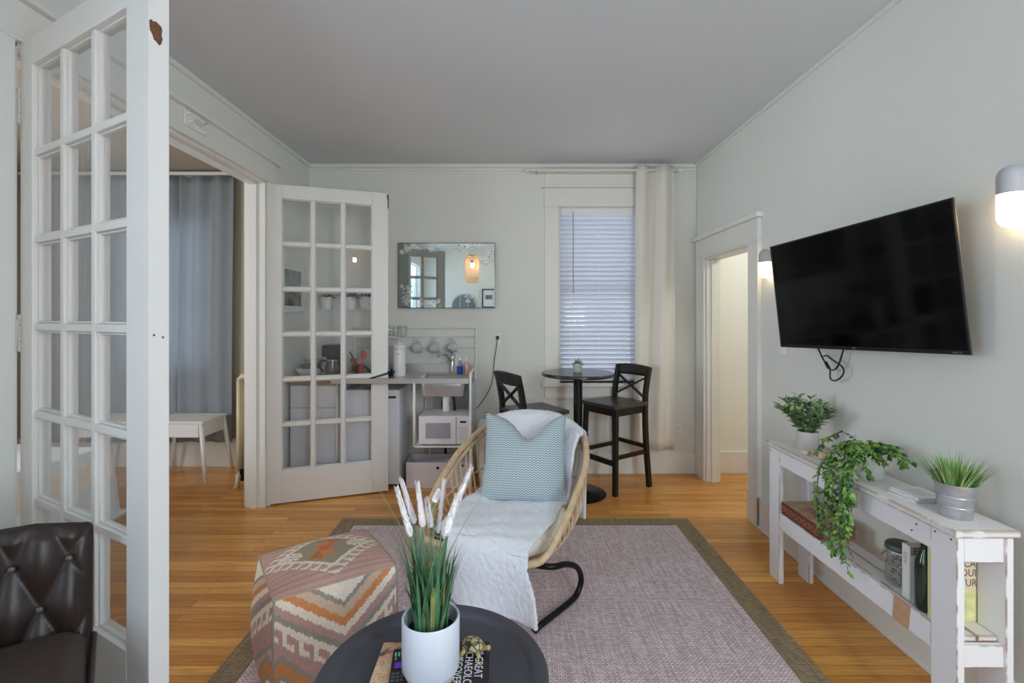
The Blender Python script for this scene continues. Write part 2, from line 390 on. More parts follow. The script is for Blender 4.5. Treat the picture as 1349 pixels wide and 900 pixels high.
sm = MB(); zm = 1.68
for z0, z1, y in ((WZ0, zm + .02, YB + .085), (zm - .02, WZ1, YB + .115)):
    sm.box(WX0 + .012, WX0 + .05, y, y + .03, z0, z1).box(WX1 - .05, WX1 - .012, y, y + .03, z0, z1).box(WX0 + .05, WX1 - .05, y, y + .03, z0, z0 + .045).box(WX0 + .05, WX1 - .05, y, y + .03, z1 - .045, z1)
sm.build('sash', TRIM, w1)
MB().box(WX0 + .05, WX1 - .05, YB + .098, YB + .1, WZ0 + .03, zm).box(WX0 + .05, WX1 - .05, YB + .128, YB + .13, zm, WZ1 - .03).build('glass_pane', GLASS, w1)

# rear glazing
for i_, (xa, xb, ya, yb_) in enumerate(SW_):
    rw = MB(); xi = xb if i_ == 0 else xa; sg = 1 if i_ == 0 else -1; xm = (xa + xb) / 2
    def bb(y0, y1, z0, z1, x0, x1): rw.box(min(x0, x1), max(x0, x1), y0, y1, z0, z1)
    for y0, y1, z0, z1 in ((ya - .1, ya, .6, 2.57), (yb_, yb_ + .1, .6, 2.57), (ya, yb_, 2.45, 2.57), (ya, yb_, .62, .7)): bb(y0, y1, z0, z1, xi, xi + .02 * sg)
    for k in range(3): y = ya + (yb_ - ya) * k / 2; bb(max(ya, y - .02), min(yb_, y + .02), .7, 2.45, xm - .02, xm + .02)
    bb(ya, yb_, 1.56, 1.6, xm - .02, xm + .02)
    w2 = struct('window_2' if i_ == 0 else 'window_4', rw, TRIM, 'white window in the left wall beside the camera' if i_ == 0 else 'white window in the right wall beside the camera', 'window', .003)
    MB().box(xm - .002, xm + .002, ya, yb_, .7, 2.45).build('glass_pane', GLASS, w2)
a, b, c, d = RWN; rw = MB()
rw.box(a - .1, a, YR, YR + .02, c - .08, d + .12).box(b, XR - .005, YR, YR + .02, c - .08, d + .12).box(a, b, YR, YR + .02, d, d + .12).box(a, b, YR, YR + .04, c - .08, c)
rw.box(a, a + .03, YR - .09, YR - .05, c, d).box(b - .03, b, YR - .09, YR - .05, c, d).box(a + .03, b - .03, YR - .09, YR - .05, c, c + .04).box(a + .03, b - .03, YR - .09, YR - .05, d - .04, d).box(a + .03, b - .03, YR - .09, YR - .05, 1.6, 1.64)
w5 = struct('window_5_added', rw, TRIM, 'narrow white window added in the rear corner for fill light', 'window', .003)  # unseen window, added to carry the rear fill light
MB().box(a + .03, b - .03, YR - .072, YR - .068, c + .04, d - .04).build('glass_pane', GLASS, w5)
# bedroom window behind the curtain
bw = MB(); a, b, c, d = -3.75, -2.85, .95, 2.35
bw.box(a, b, 4.72, 4.76, c, c + .05).box(a, b, 4.72, 4.76, d - .05, d).box(a, a + .05, 4.72, 4.76, c, d).box(b - .05, b, 4.72, 4.76, c, d).box(a, b, 4.72, 4.76, 1.62, 1.67)
w4 = struct('window_3', bw, TRIM, 'bedroom window behind the grey blue curtains', 'window', .003)
MB().box(a + .05, b - .05, 4.738, 4.742, c + .05, d - .05).build('glass_pane', GLASS, w4)

# ------------------------------------------------------------------ glazed door leaves
def leaf(name, label, W, T, loc, rz, top=.105, bot=.25):
    """hinge edge at x = 0, leaf along +x, thickness from y = 0 to T"""
    h0, h1 = .012, OZ - .012; sl, sr = .105, .125
    r = thing(name, label, 'door', loc, rz, kind='structure')
    f = MB().box(0, sl, 0, T, h0, h1).box(W - sr, W, 0, T, h0, h1).box(sl, W - sr, 0, T, h1 - top, h1).box(sl, W - sr, 0, T, h0, h0 + bot)
    f.build('frame', DOORW, r, bevel=.003)
    gx0, gx1, gz0, gz1 = sl, W - sr, h0 + bot, h1 - top
    m = MB(); mw = .026
    def rail(x0, x1, z0, z1): m.box(x0, x1, T * .12, T * .88, z0, z1)
    for k in range(1, 3):
        x = gx0 + (gx1 - gx0) * k / 3; rail(x - mw / 2, x + mw / 2, gz0, gz1)
    for k in range(1, 6):
        z = gz0 + (gz1 - gz0) * k / 6
        for i in range(3):
            a = gx0 + (gx1 - gx0) * i / 3 + (mw / 2 if i else 0); b = gx0 + (gx1 - gx0) * (i + 1) / 3 - (mw / 2 if i < 2 else 0)
            rail(a, b, z - mw / 2, z + mw / 2)
    # glazing bead round each light
    for i in range(3):
        for k in range(6):
            a = gx0 + (gx1 - gx0) * i / 3 + (mw / 2 if i else 0); b = gx0 + (gx1 - gx0) * (i + 1) / 3 - (mw / 2 if i < 2 else 0)
            c = gz0 + (gz1 - gz0) * k / 6 + (mw / 2 if k else 0); d = gz0 + (gz1 - gz0) * (k + 1) / 6 - (mw / 2 if k < 5 else 0)
            e = .008
            for y0, y1 in ((T * .3, T * .7),):
                m.box(a, a + e, y0, y1, c, d).box(b - e, b, y0, y1, c, d).box(a + e, b - e, y0, y1, c, c + e).box(a + e, b - e, y0, y1, d - e, d)
    m.build('muntins', DOORW, r, bevel=.003, seg=1)
    MB().box(gx0, gx1, T * .48, T * .52, gz0, gz1).build('glass_panes', GLASS, r)
    return r
d1 = leaf('door_1', 'glazed white door leaf standing open in the left foreground', .905, .055, (-1.815, 1.80, 0), math.atan2(-.476, .878), .10, .436)
# lock edge: a broken-out mortise and two screw holes (the edge faces +x)
pts = [(.0015, 2.078), (.008, 2.084), (.011, 2.079), (.019, 2.083), (.027, 2.078), (.033, 2.074), (.035, 2.064), (.033, 2.052), (.036, 2.04), (.032, 2.024), (.027, 2.019), (.021, 2.026), (.014, 2.03), (.009, 2.045), (.003, 2.05)]
def edge_patch(root, pts, name, m, W, dep=.002):
    mb = MB(); n = len(pts)
    mb.add([(W - .001, y, z) for y, z in pts] + [(W + dep, y, z) for y, z in pts],
           [tuple(range(n)), tuple(range(n, 2 * n))] + [(i, (i + 1) % n, n + (i + 1) % n, n + i) for i in range(n)])
    return mb.build(name, m, root)
# top of the patch shows at about 2.26 m on the near leaf
edge_patch(d1, [(y, z + .19) for y, z in pts], 'chipped_mortise', RUST, .905)
for y, z in ((.014, 1.379), (.037, 1.372)):
    edge_patch(d1, [(y + .0035 * math.cos(a * .785), z + .0035 * math.sin(a * .785)) for a in range(8)], 'screw_hole', RUST, .905, .0012)
edge_patch(d1, [(.006, 1.355), (.049, 1.355), (.049, 1.392), (.006, 1.392)], 'latch_plate', DOORW, .905, .0008)
edge_patch(d1, [(.0, .0 + .012), (.006, .012), (.006, 2.44), (.0, 2.44)], 'edge_strip', DOORW, .905, .0015)
for z in (2.22, 1.37, .35):
    hg = MB().lathe([(.009, z - .055), (.009, z + .055)], (-.016, .006, 0), 10)
    hg.ball((-.016, .006, z + .06), .011, 10, 6).ball((-.016, .006, z - .06), .011, 10, 6)
    hg.box(-.016, .0, .004, .012, z - .05, z + .05).box(-.05, -.016, .004, .012, z - .05, z + .05)
    h = hg.build('hinge', WHITEM, d1, auto=40)
    s_ = MB()
    for dz in (-.03, .03): s_.lathe([(.004, 0), (.004, .002)], (-.006, .004, z + dz), 8, Matrix.Rotation(R(90), 4, 'X'))
    s_.build('screws', RUST, h)
d2 = leaf('door_2', 'glazed white door leaf standing open before the kitchenette', .895, .045, (-1.838, 3.668, 0), math.atan2(.30, .838))
edge_patch(d2, [(y * .9, z + .345) for y, z in pts], 'chipped_mortise', RUST, .895)
mb = MB(); cp = [(-.010, 2.432), (.001, 2.436), (.0035, 2.40), (.002, 2.33), (-.004, 2.305), (-.007, 2.34), (-.005, 2.38), (-.012, 2.41)]; n_ = len(cp)
mb.add([(.895 + x, -.0015, z) for x, z in cp] + [(.895 + x, .012, z) for x, z in cp], [tuple(range(n_)), tuple(range(n_, 2 * n_))] + [(i, (i + 1) % n_, n_ + (i + 1) % n_, n_ + i) for i in range(n_)])
mb.build('chipped_corner', RUST, d2)
edge_patch(d2, [(.016, 1.31), (.028, 1.31), (.028, 1.35), (.016, 1.35)], 'latch_plate', STEEL, .895)
MB().lathe([(.004, 0), (.004, .03), (.006, .034)], (.895 + .0, .022, 1.33), 10, Matrix.Rotation(R(90), 4, 'Y')).build('latch_bolt', STEEL, d2)
for z in (2.2, 1.3, .3):
    MB().lathe([(.008, z - .05), (.008, z + .05)], (-.008, -.004, 0), 10).build('hinge', WHITEM, d2, auto=40)

# painted iron bracket on the header
t = thing('header_bracket', 'white painted iron bracket on the header of the double door', 'bracket', (XL + .022, 2.80, 2.55))
mb = MB().box(0, .012, -.10, .10, -.045, .045)
mb.build('plate', WHITEM, t, bevel=.006)
mb = MB()
mb.tube([(.016, .07 * math.cos(a), -.01 + .035 * math.sin(a)) for a in [i * math.pi / 8 for i in range(9)]], .008, 8)
mb.tube([(.016, -.085, -.03), (.02, -.03, .01), (.02, .03, -.01), (.016, .085, .03)], .007, 8)
mb.ball((.016, -.08, .025), .012, 10, 6).ball((.016, .08, -.025), .012, 10, 6)
mb.build('scrollwork', WHITEM, t, smooth=True)

# ------------------------------------------------------------------ blind, rod, curtain
SLAT = cloth_trans('blind_slat_white', (226, 229, 236), .25, .5)
bl = thing('venetian_blind', 'closed white slatted blind hanging in the window', 'blind', ((WX0 + WX1) / 2, YB + .03, WZ1 - .012))
hw = (WX1 - WX0) / 2 - .014
MB().box(-hw, hw, -.03, .03, -.055, 0).build('headrail', WHITEP, bl, bevel=.004)
mb = MB(); n = 35; top = -.075; pit = (WZ1 - .012 - WZ0 - .09) / n
for i in range(n):
    z = top - i * pit; M = Matrix.Translation((0, 0, z)) @ Matrix.Rotation(R(-47 if i < 16 else -44), 4, 'X')
    vs = []; fs = []
    for j in range(5):
        y = -.0255 + .051 * j / 4; c = .004 * (1 - (y / .0255) ** 2)
        for x in (-hw, hw): vs += [M @ Vector((x, y, c)), M @ Vector((x, y, c - .0025))]
    for j in range(4):
        a = j * 4; b = a + 4
        fs += [(a, a + 2, b + 2, b), (a + 1, b + 1, b + 3, a + 3), (a, b, b + 1, a + 1), (a + 2, a + 3, b + 3, b + 2)]
    fs += [(0, 1, 3, 2), (16, 18, 19, 17)]
    mb.add(vs, fs)
mb.build('slats', SLAT, bl)
MB().box(-hw, hw, -.024, .024, top - n * pit - .012, top - n * pit + .008).build('bottom_rail', WHITEP, bl, bevel=.003)
mb = MB()
for x in (-hw * .72, 0, hw * .72): mb.box(x - .0015, x + .0015, -.026, -.024, top - n * pit, -.03)
mb.build('ladder_cords', WHITEP, bl)
MB().tube([(-hw * .66, -.036, -.03), (-hw * .66, -.04, -.5), (-hw * .655, -.04, -.78)], .004, 8).build('tilt_wand', mat('clear_grey_plastic', (150, 150, 152), .3), bl)

rod = thing('curtain_rod', 'thin white curtain rod above the window', 'curtain rod', (.16, YB - .11, 2.745))
MB().tube([(0, 0, 0), (1.36, 0, 0)], .011, 12).build('rod', WHITEM, rod, smooth=True)
for x in (.06, 1.3): MB().box(x - .008, x + .008, 0, .11, -.012, -.004).box(x - .012, x + .012, .1, .11, -.04, .04).build('bracket', WHITEM, rod)
for x in (0, 1.36): MB().ball((x, 0, 0), .017, 12, 8).build('finial', WHITEM, rod, smooth=True)

def curtain(name, label, x0, x1, y, z0, z1, m, folds, amp, seed, spread=1.0, grommet=None, group=None):
    r = random.Random(seed); ph = [r.uniform(0, 6.28) for _ in range(6)]
    t = thing(name, label, 'curtain', ((x0 + x1) / 2, y, 0), group=group)
    xm = (x0 + x1) / 2; w = (x1 - x0)
    def fn(u, v):
        uu = u + .012 * math.sin(9 * u + ph[0]) * (1 - v)
        sp = 1 + (spread - 1) * (1 - v)
        x = (uu - .5) * w * sp + .01 * math.sin(3 * v + ph[1])
        a = amp * (.75 + .25 * v)
        yy = a * math.sin(2 * math.pi * folds * uu + ph[2] + .5 * math.sin(3 * v + ph[3])) + .3 * a * math.sin(2 * math.pi * folds * .43 * uu + ph[4])
        return (x, yy, z0 + (z1 - z0) * v)
    MB().grid(fn, int(folds * 16), 30).build('fabric', m, t, smooth=True, solid=.003)
    if grommet:
        mb = MB()
        for k in range(int(folds * 2)):
            u = (k + .5) / (folds * 2); p = fn(u, .972)
            mb.lathe([(.018, -.003), (.026, -.003), (.026, .003), (.018, .003)], (p[0], 0, grommet), 14, Matrix.Rotation(R(90), 4, 'Y'), close=True)
        mb.build('grommets', STEEL, t, smooth=True)
    return t
CURT = cloth_trans('white_curtain_cloth', (236, 233, 226), .25, .85, bump=(220, .06, .002))
curtain('window_curtain', 'long white curtain panel gathered right of the window', 1.115, 1.47, YB - .11, .245, 2.79, CURT, 1.9, .034, 6, 1.0)
GREYC = cloth_trans('grey_blue_curtain_cloth', (172, 180, 188), .35, .9, bump=(180, .08, .002))
curtain('bedroom_curtain', 'grey blue bedroom curtain right of the seam, by the radiator', -3.12, -2.63, 4.60, .25, 2.76, GREYC, 2.6, .026, 5, 1.0, group='bedroom curtains')
curtain('bedroom_curtain', 'wide grey blue bedroom curtain seen through the near glazed door', -4.62, -3.13, 4.60, .25, 2.76, GREYC, 7, .028, 8, 1.0, group='bedroom curtains')
cr = thing('bedroom_curtain_rod', 'pale curtain rail above the bedroom curtains', 'curtain rod', (-4.65, 4.60, 2.775))
MB().box(0, 2.55, -.012, .012, 0, .03).build('rail', WHITEM, cr, bevel=.003)
for x in (.1, 1.2, 2.4): MB().box(x, x + .02, 0, .06, 0, .02).build('bracket', WHITEM, cr)

# ------------------------------------------------------------------ bedroom furniture
def side_table(loc, label):
    t = thing('side_table', label, 'side table', loc, 0, 'white splayed side tables')
    m = WHITEM; w, d, h = .50, .38, .53
    MB().box(-w / 2, w / 2, -d / 2, d / 2, h - .018, h).build('top', m, t, bevel=.004)
    MB().box(-w / 2 + .012, w / 2 - .012, -d / 2 + .02, d / 2 - .012, h - .14, h - .018).build('case', m, t, bevel=.003)
    MB().box(-w / 2 + .016, w / 2 - .04, -d / 2 + .002, -d / 2 + .02, h - .138, h - .03).build('drawer', m, t, bevel=.003)
    for sx in (-1, 1):
        for sy in (-1, 1):
            MB().tube([(sx * (w / 2 - .03), sy * (d / 2 - .03), h - .03), (sx * (w / 2 + .035), sy * (d / 2 + .015), 0)], [.021, .013], 12).build('leg', m, t, smooth=True)
    return t
st = side_table((-2.90, 4.375, 0), 'white splayed leg side table nearer the radiator')
dup(st, (-3.51, 4.375, 0), 0, 'white splayed leg side table seen through the near glazed door')
CREAM = mat('cream_radiator_enamel', (222, 210, 180), .4)
t = thing('radiator', 'cream cast iron column radiator in the bedroom', 'radiator', (-2.19, 4.03, 0))
for k in range(7):
    y = .03 + k * .058; mb = MB()
    for x in (-.075, .0, .075):
        mb.tube([(x, y, .12), (x, y, .90)], .02, 8)
    mb.tube([(-.075, y, .90), (-.05, y, .935), (.05, y, .935), (.075, y, .90)], .024, 8).tube([(-.075, y, .13), (0, y, .11), (.075, y, .13)], .026, 8)
    if k in (0, 6):
        for x in (-.08, .08): mb.tube([(x, y, .12), (x * 1.1, y, .05), (x * 1.25, y, .0)], [.022, .016, .026], 8)
    mb.build('section', CREAM, t, smooth=True)
for z in (.12, .88): MB().tube([(0, .0, z), (0, .40, z)], .014, 8).build('connecting_rod', CREAM, t, smooth=True)
MB().lathe([(.022, 0), (.022, .05), (.03, .055), (.03, .09)], (0, -.04, .09), 12).build('valve', BLACKM, t, auto=40)

t = thing('bed', 'low bed with cream and white bedding in the bedroom', 'bed', (-3.5, 2.65, 0))
SHEET = mat('cream_bed_linen', (240, 226, 210), .9, bump=(14, .3, .02)); WSHEET = mat('white_bed_linen', (226, 228, 233), .9, bump=(10, .35, .03))
MB().box(-.8, .8, -.68, .68, .12, .3).build('bed_base', WHITEM, t, bevel=.02)
for sx in (-1, 1):
    for sy in (-1, 1): MB().box(sx * .7 - .03, sx * .7 + .03, sy * .6 - .03, sy * .6 + .03, 0, .12).build('leg', BLACKW, t)
MB().box(-.8, .8, -.7, .7, .3, .52).build('mattress', SHEET, t, bevel=.06, seg=4)
MB().grid(lambda u, v: (-.2 + 1.04 * u, (v - .5) * 1.48, (.54 if abs(v - .5) < .47 and u < .95 else .07) + .012 * math.sin(9 * u + 5 * v) * math.sin(8 * v)), 30, 40).build('duvet', WSHEET, t, smooth=True, solid=.03)
t = thing('bed_pouch', 'small black pouch lying on the far side of the bed', 'pouch', (-3.40, 3.12, .562))
MB().grid(lambda u, v: ((u - .5) * .22, (v - .5) * .16, .03 + .035 * (1 - (2 * u - 1) ** 4) * (1 - (2 * v - 1) ** 4)), 10, 8).build('pouch_top', BLACKP, t, smooth=True)
MB().box(-.11, .11, -.08, .08, .0, .032).build('pouch_body', BLACKP, t, bevel=.008)
# ------------------------------------------------------------------ kitchenette along the back wall
KZ = .935
LIGHTP = mat('pale_grey_laminate', (214, 216, 220), .45)
BUTCH = mat('butcher_block', (170, 128, 84), .5, vary=(22, .2), stretch=(.4, 6, 1))
# base cabinet behind the door leaf
t = thing('base_cabinet', 'white drawer cabinet with wooden worktop behind the door glass', 'cabinet', (-1.605, 4.205, 0))
MB().box(-.205, .205, -.20, .225, .08, .875).build('body', LIGHTP, t, bevel=.002)
MB().box(-.205, .205, -.17, .21, 0, .08).build('plinth', LIGHTP, t)
MB().box(-.212, .212, -.232, .228, .875, .912).build('worktop', BUTCH, t, bevel=.003)
MB().box(-.2, .2, -.218, -.2, .69, .868).build('drawer', LIGHTP, t, bevel=.003)
MB().box(-.2, .2, -.218, -.2, .09, .684).build('door', LIGHTP, t, bevel=.003)
# mini fridge
t = thing('mini_fridge', 'white mini fridge under the counter beside the microwave', 'fridge', (-1.155, 4.22, 0))
FRW = mat('fridge_white', (222, 226, 232), .35)
MB().box(-.235, .235, -.12, .20, .03, .825).build('body', FRW, t, bevel=.008)
dr = MB().box(-.235, .235, -.175, -.125, .035, .825).build('door', FRW, t, bevel=.01)
MB().box(.13, .205, -.178, -.17, .755, .772).build('handle', BLACKP, dr)
for sx in (-1, 1):
    for y in (-.1, .17): MB().lathe([(.018, 0), (.018, .03)], (sx * .2, y, 0), 10).build('foot', BLACKP, t)

# sink unit: white tube frame, steel counter
t = thing('sink_unit', 'white tube framed mini kitchen with steel sink counter', 'sink unit', (-.60, 4.15, 0))
yf, yb = -.27, .255
def P_(x, y, z): return (x, y, z)
# right end loop and the low frame under the sink
for x in (.285,):
    MB().tube(catmull([(x, yf, .0), (x, yf, .5), (x, yf, KZ - .02), (x, yf + .02, KZ + .03), (x, yf + .06, KZ + .045), (x, yb - .05, KZ + .045), (x, yb, KZ + .06), (x, yb, 1.0)], 6), .011, 10).build('end_loop', WHITEM, t, smooth=True)
for a_, b_ in (((-.165, yf, .40), (-.165, yf, KZ - .03)), ((-.165, yb, .0), (-.165, yb, KZ)), ((.285, yb, 1.0), (.285, yb, 0)), ((-.82, yf + .1, KZ - .03), (-.82, yf + .1, 0)), ((-.82, yb, KZ), (-.82, yb, 0))):
    MB().tube([a_, b_], .011, 10).build('frame_post', WHITEM, t, smooth=True)
mb = MB().box(-.165, .285, yf - .01, yb, .388, .402)
mb.build('lower_shelf', WHITEM, t, bevel=.006)
MB().box(.276, .294, yf + .02, yb - .02, .42, KZ - .06).build('end_panel', mat('blue_grey_panel', (196, 206, 216), .5), t, bevel=.003)
# wall rack
mb = MB(); zr = 1.335
mb.tube(catmull([(.29, yb + .02, .98), (.29, yb + .02, 1.15), (.29, yb + .02, zr - .05), (.285, yb + .02, zr - .01), (.25, yb + .02, zr), (-.2, yb + .02, zr), (-.82, yb + .02, zr)], 6), .008, 8)
for z in (1.255, 1.16): mb.tube([(.29, yb + .02, z), (-.82, yb + .02, z)], .006, 8)
mb.tube([(-.82, yb + .02, .95), (-.82, yb + .02, zr)], .008, 8)
mb.build('wall_rack', WHITEM, t, smooth=True)
MB().box(-.80, -.405, yb - .10, yb + .015, 1.245, 1.258).build('rack_shelf', WHITEM, t, bevel=.004)
# steel counter with basin opening x -.135..-(-)...
bx0, bx1, by0, by1 = -.14, .235, -.20, .12
mb = MB()
x0, x1 = -.83, .272
mb.box(x0, bx0, yf - .005, yb, KZ - .004, KZ).box(bx1, x1, yf - .005, yb, KZ - .004, KZ).box(bx0, bx1, yf - .005, by0, KZ - .004, KZ).box(bx0, bx1, by1, yb, KZ - .004, KZ)
mb.box(x0, x1, yf - .008, yf + .0, KZ - .036, KZ + .004).box(x0, x0 + .006, yf, yb, KZ - .036, KZ + .004).box(x1 - .006, x1, yf, yb, KZ - .036, KZ + .004).box(x0, x1, yb - .006, yb + .002, KZ - .036, KZ + .075)
mb.build('countertop', STEEL, t, bevel=.002)
mb = MB(); q = []
for s, z in ((1, KZ - .003), (.97, KZ - .07), (.9, KZ - .15)):
    cx, cy = (bx0 + bx1) / 2, (by0 + by1) / 2; w, d = (bx1 - bx0) / 2 * s, (by1 - by0) / 2 * s; rr = .05; pts = []
    for sx, sy, a0 in ((1, 1, 0), (-1, 1, 90), (-1, -1, 180), (1, -1, 270)):
        for k in range(5):
            a = R(a0 + 22.5 * k); pts.append((cx + sx * (w - rr) + rr * math.cos(a), cy + sy * (d - rr) + rr * math.sin(a), z))
    q.append(pts)
vs = [p for g in q for p in g]; n = 20; fs = [(i * n + k, i * n + (k + 1) % n, (i + 1) * n + (k + 1) % n, (i + 1) * n + k) for i in range(2) for k in range(n)] + [tuple(range(2 * n, 3 * n))]
mb.add(vs, fs); mb.build('basin', STEEL, t, auto=50, solid=.004)
mb = MB().lathe([(.04, KZ - .175), (.045, KZ - .155)], (.06, -.04, 0), 16).lathe([(.03, KZ - .30), (.03, KZ - .175)], (.06, -.04, 0), 16)
mb.tube([(.06, -.04, KZ - .28), (.06, .03, KZ - .31), (.06, .2, KZ - .28)], .02, 10)
mb.build('drain_trap', WHITEP, t, auto=40)
MB().tube(catmull([(.11, -.02, KZ - .155), (.125, -.03, KZ - .22), (.13, -.02, KZ - .3), (.12, .1, KZ - .33)], 6), .012, 8).tube(catmull([(.03, .0, KZ - .16), (.02, -.01, KZ - .25), (.03, .02, KZ - .32)], 6), .009, 8).build('supply_hoses', BLACKP, t, smooth=True)
for x in (-.12, .02): MB().tube([(x, .215, 0), (x, .215, .386)], .012, 8).build('floor_pipe', WHITEP if x < 0 else BLACKP, t)
# faucet
f = thing('faucet', 'chrome single lever faucet behind the sink basin', 'faucet', (-.515, 4.33, KZ))
MB().lathe([(.03, 0), (.03, .008), (.024, .015), (.022, .10), (.02, .115), (.012, .125)], (0, 0, 0), 20).build('body', CHROME, f, auto=40)
MB().tube(catmull([(0, 0, .09), (-.025, -.04, .14), (-.055, -.10, .175), (-.085, -.15, .18), (-.10, -.175, .165)], 6), [.016] * 8 + [.014] * 17, 12).build('spout', CHROME, f, smooth=True)
MB().tube(catmull([(0, 0, .12), (.0, .0, .17), (-.005, -.02, .2), (-.04, -.04, .22)], 6), [.011] * 10 + [.009] * 9, 10).build('lever', CHROME, f, smooth=True)

# microwave on the lower shelf
t = thing('microwave', 'white microwave on the shelf below the sink', 'microwave', (-.525, 4.03, .402))
MW = mat('microwave_white', (224, 222, 228), .4)
MB().box(-.205, .205, -.14, .17, .012, .238).build('case', MW, t, bevel=.006)
d = MB().box(-.203, .095, -.158, -.14, .014, .236).build('door', MW, t, bevel=.005)
MB().box(-.15, .05, -.1595, -.157, .06, .185).build('door_window', mat('mauve_grey_mesh_window', (164, 158, 166), .35), d, bevel=.001)
c = MB().box(.098, .203, -.156, -.14, .014, .236).build('control_panel', MW, t, bevel=.003)
MB().box(.125, .175, -.1575, -.155, .185, .2).build('display', BLACKP, c)
mb = MB()
for i in range(3):
    for j in range(4): mb.box(.118 + i * .023, .136 + i * .023, -.1565, -.155, .05 + j * .028, .068 + j * .028)
mb.build('buttons', mat('pale_button_grey', (206, 206, 212), .5), c)
for sx in (-.17, .17):
    for y in (-.11, .14): MB().lathe([(.012, 0), (.012, .013)], (sx, y, 0), 10).build('foot', BLACKP, t)

# storage box on the floor
t = thing('storage_box', 'white storage box on the floor below the microwave', 'box', (-.60, 4.19, 0), 0)
BOXW = mat('box_white', (214, 209, 214), .6)
mb = MB(); W, D, Hb, th = .27, .13, .215, .006
mb.box(-W, W, -D, -D + th, 0, Hb).box(-W, W, D - th, D, 0, Hb).box(-W, -W + th, -D + th, D - th, 0, Hb).box(W - th, W, -D + th, D - th, 0, Hb).box(-W + th, W - th, -D + th, D - th, 0, th)
mb.build('body', BOXW, t, bevel=.003)
for x in (-.005, .2): MB().lathe([(.012, 0), (.012, .003)], (x, -D + .001, .17 if x < .1 else .19), 14, Matrix.Rotation(R(90), 4, 'X')).build('grip_hole', BLACKP, t)
mb = MB().hexa([(-.22, -.10, .17), (.255, -.11, .20), (.255, .11, .20), (-.22, .11, .165)], [(-.22, -.10, .175), (.255, -.11, .207), (.255, .11, .207), (-.22, .11, .171)])
mb.build('folded_sheet', mat('pale_blue_white_paper', (214, 220, 234), .6), t)

# things on the counter
t = thing('canister', 'tall white lidded canister on the steel counter', 'canister', (-.94, 4.12, KZ))
MB().lathe([(.05, 0), (.053, .006), (.053, .235), (.05, .242)], (0, 0, 0), 32).build('body', CERAM, t, auto=40)
MB().lathe([(.052, .242), (.054, .246), (.053, .258), (.03, .268), (.012, .27), (.012, .28), (.006, .284)], (0, 0, 0), 32).build('lid', CERAM, t, auto=40)
MB().lathe([(.0538, .225), (.0538, .23)], (0, 0, 0), 32).build('rim_band', STEEL, t, smooth=True)
mb = MB()
for z, w in ((.19, .5), (.182, .35)):
    n = 10
    for k in range(n):
        a = R(-90) - w + 2 * w * k / n
        mb.bar((.0533 * math.cos(a), .0533 * math.sin(a), z), (.0533 * math.cos(a + w / n), .0533 * math.sin(a + w / n), z + .004 * (k % 2)), .0016, .004)
mb.build('grey_lettering_mark', mat('faint_grey_print', (170, 172, 176), .6), t)
t = thing('frying_pan', 'black frying pan tilted at the left end of the counter', 'pan', (-1.085, 4.10, KZ))
MB().lathe([(.001, .0), (.10, .0), (.125, .035), (.128, .035), (.103, -.004), (.001, -.004)], (0, 0, .012), 32).build('pan_body', BLACKM, t, auto=40)
MB().tube(catmull([(-.11, .05, .045), (-.15, .08, .06), (-.19, .11, .075)], 6), .010, 8).build('handle', BLACKP, t, smooth=True)
t = thing('cutting_board', 'pale board leaning over the black pan on the counter', 'cutting board', (-1.02, 3.99, KZ))
MB().hexa([(-.12, -.07, .004), (.03, -.07, .052), (.03, .03, .055), (-.12, .03, .008)], [(-.122, -.07, .014), (.028, -.07, .062), (.028, .03, .065), (-.122, .03, .018)]).build('board', WHITEP, t, bevel=.003)
MB().tube([(-.11, -.074, .0), (.035, -.074, .04), (.04, -.06, .065)], .006, 8).build('black_edge', BLACKP, t)
def bottle(name, label, x, y, body, r, h, m, cap=None, fill=None, sh=.6):
    t = thing(name, label, 'bottle', (x, y, KZ))
    MB().lathe([(r * .9, 0), (r, .004), (r, h * sh), (r * .55, h * .8), (r * .4, h * .82), (r * .4, h * .9)], (0, 0, 0), 20).build('body', m, t, auto=50)
    if fill: MB().lathe([(r * .92, .003), (r * 1.01, .004), (r * 1.01, fill[1])], (0, 0, 0), 20).build('liquid', fill[0], t, auto=50)
    MB().lathe([(r * .45, h * .89), (r * .45, h)], (0, 0, 0), 16).tube([(0, 0, h), (0, 0, h + .02), (-.02, -.01, h + .022)], .005, 6).build('cap', cap or WHITEP, t, auto=50)
    return t
CLEARB = glass('clear_bottle_plastic', (.88, .92, .95), .06)
bottle('dish_soap_bottle', 'clear bottle of blue dish soap beside the faucet', -.435, 4.20, None, .026, .14, CLEARB, fill=(mat('blue_soap', (18, 64, 150), .2), .075))
bottle('hand_soap_bottle', 'small peach pink soap bottle right of the blue soap', -.378, 4.22, None, .022, .13, mat('peach_soap', (206, 168, 150), .3))
bottle('spray_bottle', 'slim white bottle standing behind the faucet lever', -.475, 4.30, None, .016, .16, WHITEP)
